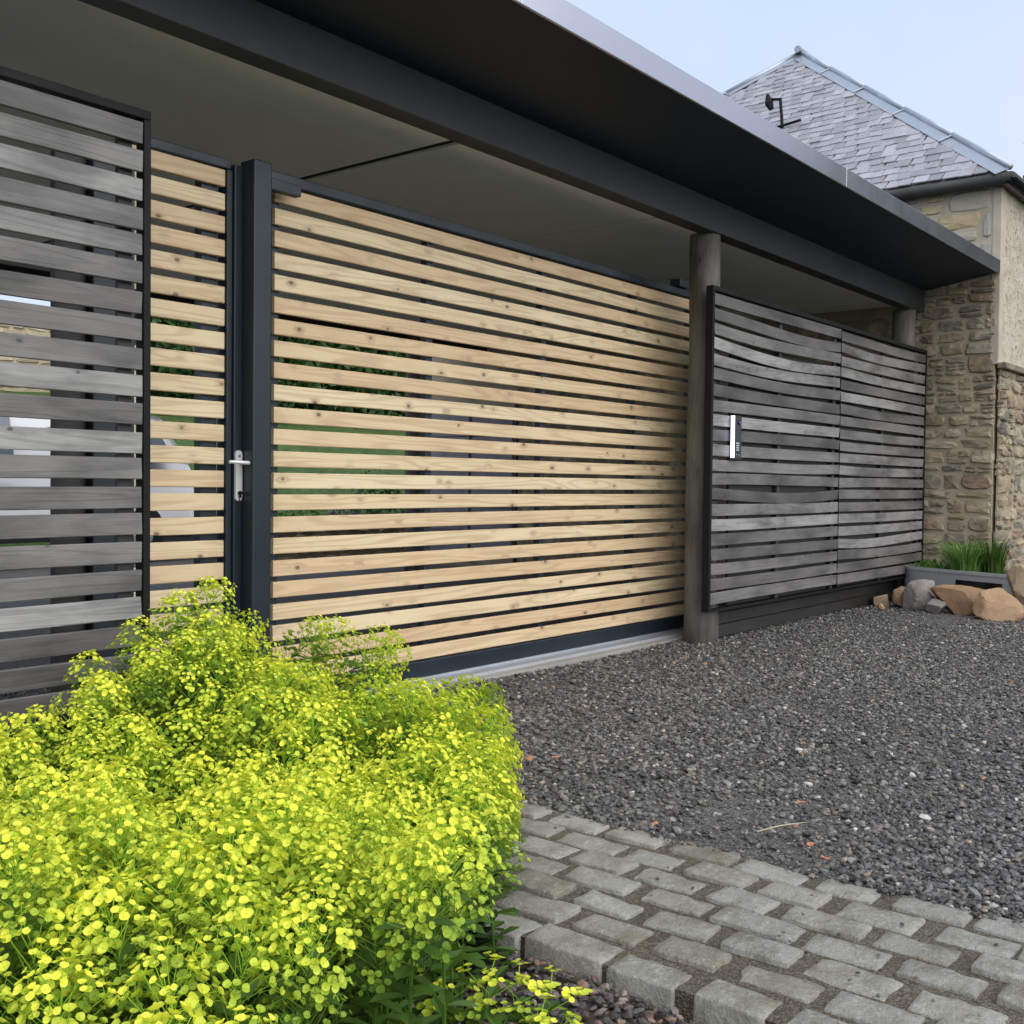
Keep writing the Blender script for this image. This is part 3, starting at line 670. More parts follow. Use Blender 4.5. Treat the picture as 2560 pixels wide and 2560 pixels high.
def strip_on(p0, p1, side, w, h, name):
    d = (p1 - p0).normalized(); s = side.normalized(); nn = d.cross(s).normalized()
    if nn.z < 0: nn = -nn
    mb = MB(); mb.add([p0 + nn * .03, p1 + nn * .03, p1 + s * w + nn * .03, p0 + s * w + nn * .03, p0 + nn * (.03 + h), p1 + nn * (.03 + h), p1 + s * w + nn * (.03 + h), p0 + s * w + nn * (.03 + h)],
           [(0, 3, 2, 1), (4, 5, 6, 7), (0, 1, 5, 4), (1, 2, 6, 5), (2, 3, 7, 6), (3, 0, 4, 7)])
    return mb.build(name, ZINC, roof)
for P0, n_ in ((EAVE, 5), (BACK, 5)):
    hipv = APEX - P0; d = hipv.normalized(); inw = (al if P0 is EAVE else -al); side = (inw - d * inw.dot(d))
    side = side - nrm * side.dot(nrm)
    out = (nrm.cross(d)); out = out if out.dot(inw) < 0 else -out
    for i in range(n_):
        a = P0 + hipv * (i / n_); b = P0 + hipv * ((i + 1) / n_) - d * .006
        strip_on(a, b, side, .12, .006 + .004 * (i % 2), 'flashing_sheet')
        rl = MB(); rl.tube([a + Vector((0, 0, .045)), b + Vector((0, 0, .045))], [.03, .03], 10); rl.build('flashing_roll', ZINC, roof, smooth=True)
        sm_ = MB(); sm_.tube([b + nrm * .046, b + side.normalized() * .12 + nrm * .046], [.010, .010], 6); sm_.build('flashing_seam', ZINC, roof)
cap = MB(); cap.tube([APEX + Vector((-.1, 0, .06)), APEX + Vector((4.7, 0, .06))], [.045, .045], 10); cap.build('ridge_roll', ZINC, roof)
gut = MB(); gut.tube([EAVE + Vector((-.02, -.02, -.05)), BACK + Vector((-.02, 0, -.05))], [.05, .05], 10); gut.build('gutter', RUBBER, house, smooth=True)
gut = MB(); gut.tube([EAVE + Vector((-.05, -.02, -.055)), EAVE + Vector((8, -.02, -.055))], [.05, .05], 10); gut.build('gutter', BLACK, house, smooth=True)
boxo('eave_board', DARKWOOD, 6.96, 7.04, -1.06, 5.8, 3.602, 3.62, house)
ab = MB(); q0 = Vector((8.5, 1.71, 4.95))
ab.tube([q0, q0 + Vector((-.02, 0, .16)), q0 + Vector((-.02, .02, .36))], [.02, .018, .018], 8)
ab.tube([q0 + Vector((-.06, .18, .02)), q0 + Vector((.0, -.22, .08))], [.016, .016], 8)
ab.tube([q0 + Vector((-.02, .02, .35)), q0 + Vector((-.03, .14, .37))], [.016, .016], 8)
ab.tube([q0 + Vector((-.03, .12, .26)), q0 + Vector((-.03, .15, .33)), q0 + Vector((-.03, .17, .43))], [.03, .05, .02], 8)
ab.build('aerial_bracket', SCREENFRAME, roof)
# timber store doors on the house wall, seen through the slats
sd_ = empty('store_doors', (7.0, 5.0, 0), 'mauve grey boarded store doors deep inside the carport behind the wide gate', 'door')
for y0, y1 in ((4.32, 4.97), (4.99, 5.64)):
    for i in range(6): boxo('board', SHEDWOOD, .0, .035, y0 - 5.0, y1 - 5.0, .12 + i * .285, .395 + i * .285, sd_, .003)
for y in (4.28, 4.98, 5.67): boxo('door_frame', DARKWOOD, -.012, .032, y - .025 - 5, y + .008 - 5, 0.02, 1.9, sd_)
boxo('handle', BLACK, -.035, -.013, .28, .40, .98, 1.01, sd_, .004)
boxo('back_wall_stone', WALLSTONE, 7.012, 7.06, -.25, 4.25, 0.02, 2.5, house)

# ------------------------------------------------------------ planter, plants, boulders by the wall
pt = Vector((6.50, -1.02, 0)); ax = Vector((-.36, -.93, 0)).normalized(); ay = Vector((-ax.y, ax.x, 0))
plr = empty('planter_trough', tuple(pt), 'galvanised oval ended planter trough below the stone wall', 'planter')
def stadium(L, W, n=12):
    out = []
    for k in range(n + 1): t = -math.pi / 2 + math.pi * k / n; out.append((L / 2 - W / 2 + math.cos(t) * W / 2, math.sin(t) * W / 2))
    for k in range(n + 1): t = math.pi / 2 + math.pi * k / n; out.append((-L / 2 + W / 2 + math.cos(t) * W / 2, math.sin(t) * W / 2))
    return out
def ring_mesh(L, W, z0, z1, t, name, m, par):
    o_, i_ = stadium(L, W), stadium(L - 2 * t, W - 2 * t); n = len(o_); vs = []
    for pts, z in ((o_, z0), (o_, z1), (i_, z1), (i_, z0)): vs += [tuple(ax * x + ay * y + Vector((0, 0, z))) for x, y in pts]
    fs = [(r * n + k, r * n + (k + 1) % n, ((r + 1) % 4) * n + (k + 1) % n, ((r + 1) % 4) * n + k) for r in range(4) for k in range(n)]
    return MB().add(vs, fs).build(name, m, par)
ring_mesh(1.3, .46, 0, .285, .02, 'body', GALV, plr); ring_mesh(1.325, .485, .2852, .31, .03, 'rim', GALV, plr)
s_in = stadium(1.25, .41); MB().add([tuple(ax * x + ay * y + Vector((0, 0, .255))) for x, y in s_in], [tuple(range(len(s_in)))]).build('soil', SOIL, plr)
hb_ = MB(); w0 = ay * -.233 if (ay.x > 0) else ay * .233
hb_.add([tuple(w0 * k + ax * s + Vector((0, 0, z))) for k in (1.0, 1.06) for s, z in ((.0, .17), (.42, .17), (.42, .235), (.0, .235))], [(0, 1, 2, 3), (4, 5, 6, 7), (0, 1, 5, 4), (1, 2, 6, 5), (2, 3, 7, 6), (3, 0, 4, 7)])
hb_.build('side_bar', BLACK, plr)
def blades(name, m, centre, n, h, spread, w, label, cat, seed, droop=.5):
    rnd = random.Random(seed); mb = MB()
    for i in range(n):
        t = rnd.uniform(0, 2 * math.pi); d = Vector((math.cos(t), math.sin(t), 0)); s = Vector((-d.y, d.x, 0)); L = h * rnd.uniform(.55, 1.1); b0 = d * rnd.uniform(0, spread * .35)
        pts = [b0 + d * (spread * droop * (u ** 2)) + Vector((0, 0, L * (u - .28 * u * u * u))) for u in (0, .35, .7, 1.0)]
        ws = [w, w * .9, w * .6, .0008]; vs = []
        for p, ww in zip(pts, ws): vs += [p - s * ww, p + s * ww]
        g = rnd.uniform(.7, 1.2); mb.add(vs, [(0, 1, 3, 2), (2, 3, 5, 4), (4, 5, 7, 6)], (g, g, g * .9))
    return tag(mb.build(name, m, None, centre), label, cat)
zt_ = .257
blades('grass_clump', GRASSBLADE, pt + ax * -.10 + Vector((0, 0, zt_)), 340, .40, .42, .005, 'arching grass clump in the middle of the galvanised trough', 'grass', 3)
blades('grass_clump', SPURGELEAF, pt + ax * .12 + Vector((.10, 0, zt_)), 170, .42, .30, .006, 'darker green upright clump behind the arching grass in the trough', 'plant', 4, .35)
def leafy(name, m, centre, n, rad, hgt, size, label, cat, seed, group=None, parent=None, bend=.3):
    """a bushy plant of many small oval leaves through its volume"""
    rnd = random.Random(seed); mb = MB()
    for i in range(n):
        while True:
            p = Vector((rnd.uniform(-1, 1), rnd.uniform(-1, 1), rnd.uniform(0, 1)))
            if p.x ** 2 + p.y ** 2 + (p.z * .95) ** 2 < 1: break
        p = Vector((p.x * rad[0], p.y * rad[1], p.z * hgt))
        d = Vector((rnd.uniform(-1, 1), rnd.uniform(-1, 1), rnd.uniform(-.1, 1))).normalized(); s = d.cross(Vector((rnd.uniform(-1, 1), rnd.uniform(-1, 1), rnd.uniform(-1, 1)))).normalized(); u = d.cross(s)
        L = size * rnd.uniform(.6, 1.3); w = L * .28; g = rnd.uniform(.6, 1.25)
        mb.add([p, p + d * L * .5 + s * w, p + d * L + u * L * bend * .5, p + d * L * .5 - s * w, p + d * L * .55 - u * L * .06], [(0, 1, 4), (1, 2, 4), (2, 3, 4), (3, 0, 4)], (g, g, g))
    o = mb.build(name, m, parent, centre)
    return tag(o, label, cat, group) if label else o
leafy('herb_plant', HERB, pt - ax * .42 + Vector((0, 0, zt_)), 420, (.20, .18), .10, .035, 'low bright green herb at the left end of the trough', 'plant', 5)
leafy('blue_leaf_plant', leafm('blue_green_leaf', (.10, .19, .13), (.16, .26, .18), .25, .5), pt + ax * .72 + Vector((.18, 0, .18)), 160, (.22, .2), .26, .07, 'blue green leafy plant behind the cream boulder', 'plant', 6)
leafy('green_leaf_plant', HERB, pt + ax * .98 + Vector((.15, 0, .12)), 160, (.2, .2), .30, .08, 'broad bright green plant at the right edge behind the boulders', 'plant', 7)
def boulder(loc, dims, m, label, seed, rotz=0, rx=0):
    rnd = random.Random(seed); bm = bmesh.new(); bmesh.ops.create_icosphere(bm, subdivisions=4, radius=1)
    planes = [(Vector((rnd.gauss(0, 1), rnd.gauss(0, 1), rnd.gauss(0, 1))).normalized(), rnd.uniform(.50, .78)) for _ in range(11)]
    for v in bm.verts:
        for n_, d_ in planes:
            k = v.co.dot(n_)
            if k > d_: v.co -= n_ * (k - d_) * .97
        v.co *= 1 + .05 * noise.noise(v.co * 2.3 + Vector((seed, 0, 0))) + .035 * noise.noise(v.co * 6 + Vector((seed, 0, 0)))
        v.co = Vector((v.co.x * dims[0] / 1.65, v.co.y * dims[1] / 1.65, v.co.z * dims[2] / 1.55))
    zmin = min(v.co.z for v in bm.verts)
    for v in bm.verts: v.co.z -= zmin
    me = bpy.data.meshes.new('boulder'); bm.to_mesh(me); bm.free(); me.materials.append(m); me.polygons.foreach_set('use_smooth', [True] * len(me.polygons)); me.set_sharp_from_angle(angle=R(14))
    return tag(link('boulder', me, None, loc, (rx, 0, rotz)), label, 'boulder', 'loose boulders in front of the trough')
boulder((6.02, -.72, -.05), (.26, .34, .24), BOULDER_GREY, 'rounded grey boulder at the left of the row before the trough', 1, .3)
boulder((5.97, -1.05, -.05), (.24, .40, .25), BOULDER_TAN, 'long orange brown boulder in the middle of the row', 5, .2)
boulder((5.84, -1.38, -.05), (.28, .36, .25), BOULDER_TAN, 'angular tan boulder, rightmost at ground level', 9, .9)
boulder((6.14, -1.50, .05), (.26, .28, .29), BOULDER_PALE, 'pale cream boulder resting above the angular tan one', 12, .4)
boulder((6.10, -.56, -.03), (.18, .2, .17), BOULDER_TAN, 'dark brown rock tucked behind the grey boulder', 15, .1)
boulder((6.05, -.40, -.03), (.13, .17, .13), BOULDER_PALE, 'small cream rock alone by the foot of the screen', 18, .5)
boulder((5.85, -.90, -.03), (.13, .15, .13), BOULDER_GREY, 'small brown grey rock wedged between two big boulders', 21, .1)
boulder((5.72, -.52, -.01), (.06, .06, .05), BOULDER_TAN, 'fist sized orange stone left of the grey boulder', 24, .1)

# ------------------------------------------------------------ courtyard and garden behind
def bank(name, m, x0, x1, y0, y1, z0, slope, ny, nx):
    mb = MB()
    for j in range(ny + 1):
        for i in range(nx + 1):
            x = x0 + (x1 - x0) * i / nx; y = y0 + (y1 - y0) * j / ny
            mb.v.append((x, y, z0 + slope * (y - y0) + .06 * noise.noise((x * .5, y * .5, 0))))
    for j in range(ny):
        for i in range(nx): a = j * (nx + 1) + i; mb.f.append((a, a + 1, a + nx + 2, a + nx + 1))
    return tag(mb.build(name, m, smooth=True), kind='structure')
bank('lawn', GRASSM, 5.5, 40, 6.25, 26, .42, .225, 16, 24)
bank('grass_bank', GRASSM, -12, 5.5, 10.3, 26, -.1, .20, 12, 14)
sheet('rear_drive', GRAVELBASE, [(-12, 6.0), (5.5, 6.0), (5.5, 10.9), (-12, 10.9)], -.03)
lw = empty('low_stone_wall', (6.0, 6.1, 0), 'low stone retaining wall edging the lawn behind the wide gate', 'wall')
boxo('core', MORTAR, -1.08, 4.0, -.05, .12, -.1, .42, lw)
lay(lw, WALLSTONE, rubble(-1.1, 1.1, 0, .43, rr, .4, .17, .16, .07), lambda a, z, o: (a, -.06 + o, z), 0, 31, .012)
def cloud(mb, c, rad, n, size, rnd, shell=.55):
    for i in range(n):
        d = Vector((rnd.gauss(0, 1), rnd.gauss(0, 1), rnd.gauss(0, 1))).normalized() * (shell + (1 - shell) * rnd.random())
        p = Vector(c) + Vector((d.x * rad[0], d.y * rad[1], d.z * rad[2]))
        a = Vector((rnd.uniform(-1, 1), rnd.uniform(-1, 1), rnd.uniform(-1, 1))).normalized(); b = a.cross(Vector((rnd.uniform(-1, 1), rnd.uniform(-1, 1), rnd.uniform(-1, 1)))).normalized()
        s = size * rnd.uniform(.6, 1.4); g = rnd.uniform(.55, 1.3)
        mb.add([p - a * s, p + b * s * .5, p + a * s, p - b * s * .5], [(0, 1, 2, 3)], (g, g, g))
def hedge_run(name, m, x0, x1, y, z0, h, label, seed, step=.9):
    rnd = random.Random(seed); root = empty(name, (x0, y, z0), label, 'hedge'); mb = MB(); st_ = MB(); x = 0
    while x < x1 - x0:
        hh = h * rnd.uniform(.85, 1.12)
        cloud(mb, (x, rnd.uniform(-.2, .2), hh * .48), (.85, .8, hh * .55), 1500, .11, rnd, .75); cloud(mb, (x, .1, hh * .45), (.6, .4, hh * .5), 260, .34, rnd, .2)
        st_.tube([(x, 0, -.3), (x + rnd.uniform(-.1, .1), 0, hh * .6)], [.05, .02], 5); x += step
    mb.build('foliage', m, root); st_.build('stem', BARK, root); return root
hedge_run('hedge', HEDGE, 8.7, 24, 14.6, 1.95, 3.5, 'dense dark green hedge at the top of the sloping lawn', 4)
fw = empty('far_stone_wall', (6.5, 16.0, 1.0), 'pale rubble wall far back at the left beyond the white car', 'wall')
boxo('core', PALESTONE, -4, 2.6, -.15, .15, -.6, 2.80, fw)
lay(fw, PALESTONE, rubble(-1.6, 2.3, 1.6, 2.82, rr, .6, .25, .25, .1), lambda a, z, o: (a, -.17 + o, z), 0, 41, .02)
def tree(name, x, y, z, h, cr, label, seed, n=3600, size=.13, group=None):
    rnd = random.Random(seed); root = empty(name, (x, y, z), label, 'tree', group)
    t = MB(); lean = rnd.uniform(-.3, .3)
    t.tube([(0, 0, -.3), (lean * .2, 0, h * .25), (lean * .5, .1, h * .55), (lean, .1, h * .85)], [h * .028, h * .022, h * .013, .02], 8); cr_ = MB()
    for k in range(15):
        a = rnd.uniform(0, 6.28); zz = h * rnd.uniform(.38, .92); r_ = cr * rnd.uniform(.3, .8) * (1.1 - .5 * abs(zz / h - .6))
        e = Vector((math.cos(a) * r_, math.sin(a) * r_, zz)); t.tube([(lean * .4, .05, zz * .62), e * .6 + Vector((0, 0, zz * .33)), e], [h * .010, h * .006, .012], 5)
        cloud(cr_, e, (cr * .36, cr * .36, h * .11), n // 15, size, rnd, .35)
    t.build('trunk', BARK, root); cr_.build('crown', TREELEAF, root); return root
tree('tree', 24.1, .3, -.1, 9.2, 2.6, 'tall tree beyond the house at the right edge', 2, 4500, .16)
tree('tree', 14.2, -3.5, -.1, 7.2, 2.8, 'round leafy tree across the drive to the right', 3, 9000, .22)
tree('tree', 22, -8.8, -.1, 7.4, 3.4, 'spreading tree farther along the drive to the right', 6, 3600, .18)
tree('tree', 9.3, 17.5, 2.1, 3.0, 1.2, 'small round tree by the pale far wall', 5, 1800, .10)
# white estate car
car = empty('white_car', (3.0, 9.1, -.02), 'white car parked in the rear yard behind the gates', 'car')
prof = [(-2.15, .32), (-2.2, .62), (-2.12, .88), (-1.25, 1.02), (-.62, 1.60), (-.1, 1.71), (1.25, 1.70), (1.72, 1.60), (2.08, 1.08), (2.15, .80), (2.12, .36), (1.9, .28), (-1.9, .28)]
n = len(prof); cb = MB(); ys = [(-.90, .94), (-.97, 1.0), (.97, 1.0), (.90, .94)]; vs = []
for y, s in ys: vs += [(x * (1 if abs(y) > .95 else .985), y * (1 if z < 1.05 else .86), z) for x, z in prof]
fs = [tuple(range(n)), tuple(range(3 * n, 4 * n))] + [(r_ * n + k, r_ * n + (k + 1) % n, (r_ + 1) * n + (k + 1) % n, (r_ + 1) * n + k) for r_ in range(3) for k in range(n)]
cb.add(vs, fs).build('body', CARWHITE, car, bevel=.03)
for x0, x1, x2, x3 in ((-.98, -.05, -.05, -.55), (1.25, 1.80, 1.58, 1.2)):
    w = MB(); w.add([(x0, -.975, 1.10), (x1, -.975, 1.10), (x2, -.865, 1.56), (x3, -.865, 1.56), (x0, -.93, 1.10), (x1, -.93, 1.10), (x2, -.80, 1.56), (x3, -.80, 1.56)], [(0, 1, 2, 3), (4, 5, 6, 7), (0, 1, 5, 4), (1, 2, 6, 5), (2, 3, 7, 6), (3, 0, 4, 7)])
    w.build('window', GLASSDARK, car)
for x in (-1.38, 1.32):
    w = MB(); w.tube([(x, -.99, .33), (x, -.78, .33)], [.33, .33], 20); w.build('wheel', RUBBER, car)
    w = MB(); w.tube([(x, -.995, .33), (x, -.985, .33)], [.19, .21], 14); w.build('rim', GALV, car)
boxo('bumper_trim', RUBBER, -2.0, 2.0, -.992, -.965, .26, .40, car); boxo('door_handle', GALV, -.2, .0, -.995, -.973, .92, .95, car); boxo('door_handle', GALV, .85, 1.05, -.995, -.973, .92, .95, car)
boxo('mirror', CARWHITE, -.85, -.68, -1.16, -.98, 1.02, 1.17, car, .03)
car.scale = (1.1, 1.1, 1.1)
# flowers on top of the low wall
leafy('border_plant', HERB, (5.5, 6.45, .40), 420, (.7, .3), .28, .07, 'low green border plant over the left end of the low wall', 'plant', 51)
leafy('border_plant', PURPLE, (6.35, 6.5, .42), 260, (.35, .25), .34, .05, 'purple flowering border plant over the low wall', 'plant', 52)
leafy('garden_shrub', HEDGE, (6.95, 6.5, .40), 500, (.5, .35), .75, .08, 'taller dark green border shrub at the right of the low wall', 'plant', 53)

# ------------------------------------------------------------ flowering spurge
def bract_disc(mb, c, n_, s, rnd, g):
    """two fused half-round bracts cupped round a tiny cup"""
    n_ = n_.normalized(); a = n_.cross(Vector((rnd.uniform(-1, 1), rnd.uniform(-1, 1), rnd.uniform(-1, 1)))).normalized(); b = n_.cross(a)
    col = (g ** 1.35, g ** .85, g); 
    wob = rnd.uniform(0, 6)
    for sgn in (1, -1):
        T = (-1.53, -.92, -.31, .31, .92, 1.53)
        def P_(t, q_, z_): return c + (a * (math.cos(t) * sgn) + b * math.sin(t)) * s * q_ + n_ * s * z_
        mid_ = [P_(t, .55, .05 + .04 * math.cos(t)) for t in T]
        rim = [P_(t, (.86 + .16 * math.cos(t)) * (1 + .05 * math.sin(4 * t + wob)), .24 + .20 * math.cos(t) + .07 * math.sin(3 * t + wob)) for t in T]
        mb.add([c] + mid_ + rim, [(0, k, k + 1) for k in range(1, 6)] + [(k, k + 6, k + 7, k + 1) for k in range(1, 6)], col)
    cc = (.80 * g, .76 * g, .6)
    mb.add([c + (a * math.cos(t) + b * math.sin(t)) * s * .20 + n_ * s * .10 for t in (.3, 1.87, 3.44, 5.01)] + [c + n_ * s * .34], [(0, 1, 4), (1, 2, 4), (2, 3, 4), (3, 0, 4)], cc)
def head_mesh(seed, age_shade=1.0, n=38, big=1.0):
    rnd = random.Random(seed); mb = MB(); H = .15 + .03 * rnd.random(); W = .052 + .012 * rnd.random()
    for i in range(n):
        u = (i + .5) / n; t = i * 2.39996 + rnd.uniform(-.3, .3); z = H * (u - .62)
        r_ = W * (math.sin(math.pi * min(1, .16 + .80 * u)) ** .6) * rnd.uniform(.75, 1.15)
        d = Vector((math.cos(t), math.sin(t), 0)); tip = d * r_ + Vector((0, 0, z + .030)); g = age_shade * (.30 + .70 * min(1, u * 1.2))  # lower discs greener with age, and darkened to paint shade into the gaps
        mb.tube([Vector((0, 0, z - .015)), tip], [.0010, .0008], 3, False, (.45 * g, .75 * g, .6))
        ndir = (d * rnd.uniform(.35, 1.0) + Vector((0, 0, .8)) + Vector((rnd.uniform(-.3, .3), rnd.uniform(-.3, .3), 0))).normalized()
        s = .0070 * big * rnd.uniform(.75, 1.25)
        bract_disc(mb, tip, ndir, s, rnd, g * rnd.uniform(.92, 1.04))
        e = d.cross(Vector((0, 0, 1)))
        for k in range(4 if u > .3 else 3):
            ang = k * 1.6 + rnd.uniform(-.4, .4); off = (e * math.cos(ang) + ndir.cross(e) * math.sin(ang)) * .0115 * rnd.uniform(.8, 1.3)
            p2 = tip + off + ndir * .0105 * rnd.uniform(.4, 1.4)
            mb.tube([tip, p2], [.0007, .0006], 3, False, (.5 * g, .8 * g, .6))
            bract_disc(mb, p2, (ndir + off * 30 + Vector((0, 0, .15))).normalized(), s * rnd.uniform(.72, .98), rnd, g * rnd.uniform(.92, 1.06))
    return mb.mesh('flower_head', BRACT, True)
HEADS = [head_mesh(100 + k) for k in range(9)]; SPARSE_HEADS = [head_mesh(300 + k, 1.0, 9, 1.25) for k in range(3)]; SHADED_GREEN_HEADS = [head_mesh(200 + k, .62) for k in range(5)]
def leaf_add(mb, p, d, L, w, rnd, up=.25):
    d = d.normalized(); s = d.cross(Vector((0, 0, 1))).normalized(); nn = s.cross(d); g = rnd.uniform(.6, 1.2)
    q = lambda u, k, lift: p + d * L * u + s * w * k + nn * L * lift
    mb.add([q(0, 0, 0), q(.35, .7, .05), q(.72, 1, .05), q(1, 0, -.04), q(.72, -1, .05), q(.35, -.7, .05), q(.5, 0, -.01)], [(0, 1, 6), (1, 2, 6), (2, 3, 6), (3, 4, 6), (4, 5, 6), (5, 0, 6)], (g, g, g))
def stem_mesh(b, h, seed, m=None):
    """from base b (local 0) to the head at offset h; leaves along the upper two thirds"""
    rnd = random.Random(seed); mb = MB(); v = Vector(h); mid = Vector((v.x * .25, v.y * .25, v.z * .62))
    pts = [(mid * (2 * u * (1 - u)) + v * (u * u)) for u in (0, .2, .4, .6, .8, 1.0)]
    mb.tube(pts, [.0035, .0033, .003, .0028, .0025, .002], 5, False, (1.0, 1.05, .8))
    n = int(12 + v.length * 40)
    for i in range(n):
        u = .12 + .84 * (i + rnd.random()) / n; p = mid * (2 * u * (1 - u)) + v * (u * u); t = i * 2.4 + rnd.uniform(-.3, .3)
        leaf_add(mb, p, Vector((math.cos(t), math.sin(t), rnd.uniform(-.15, .45))), rnd.uniform(.04, .07), rnd.uniform(.009, .014), rnd)
    return mb.mesh('leafy_stem', SPURGELEAF)

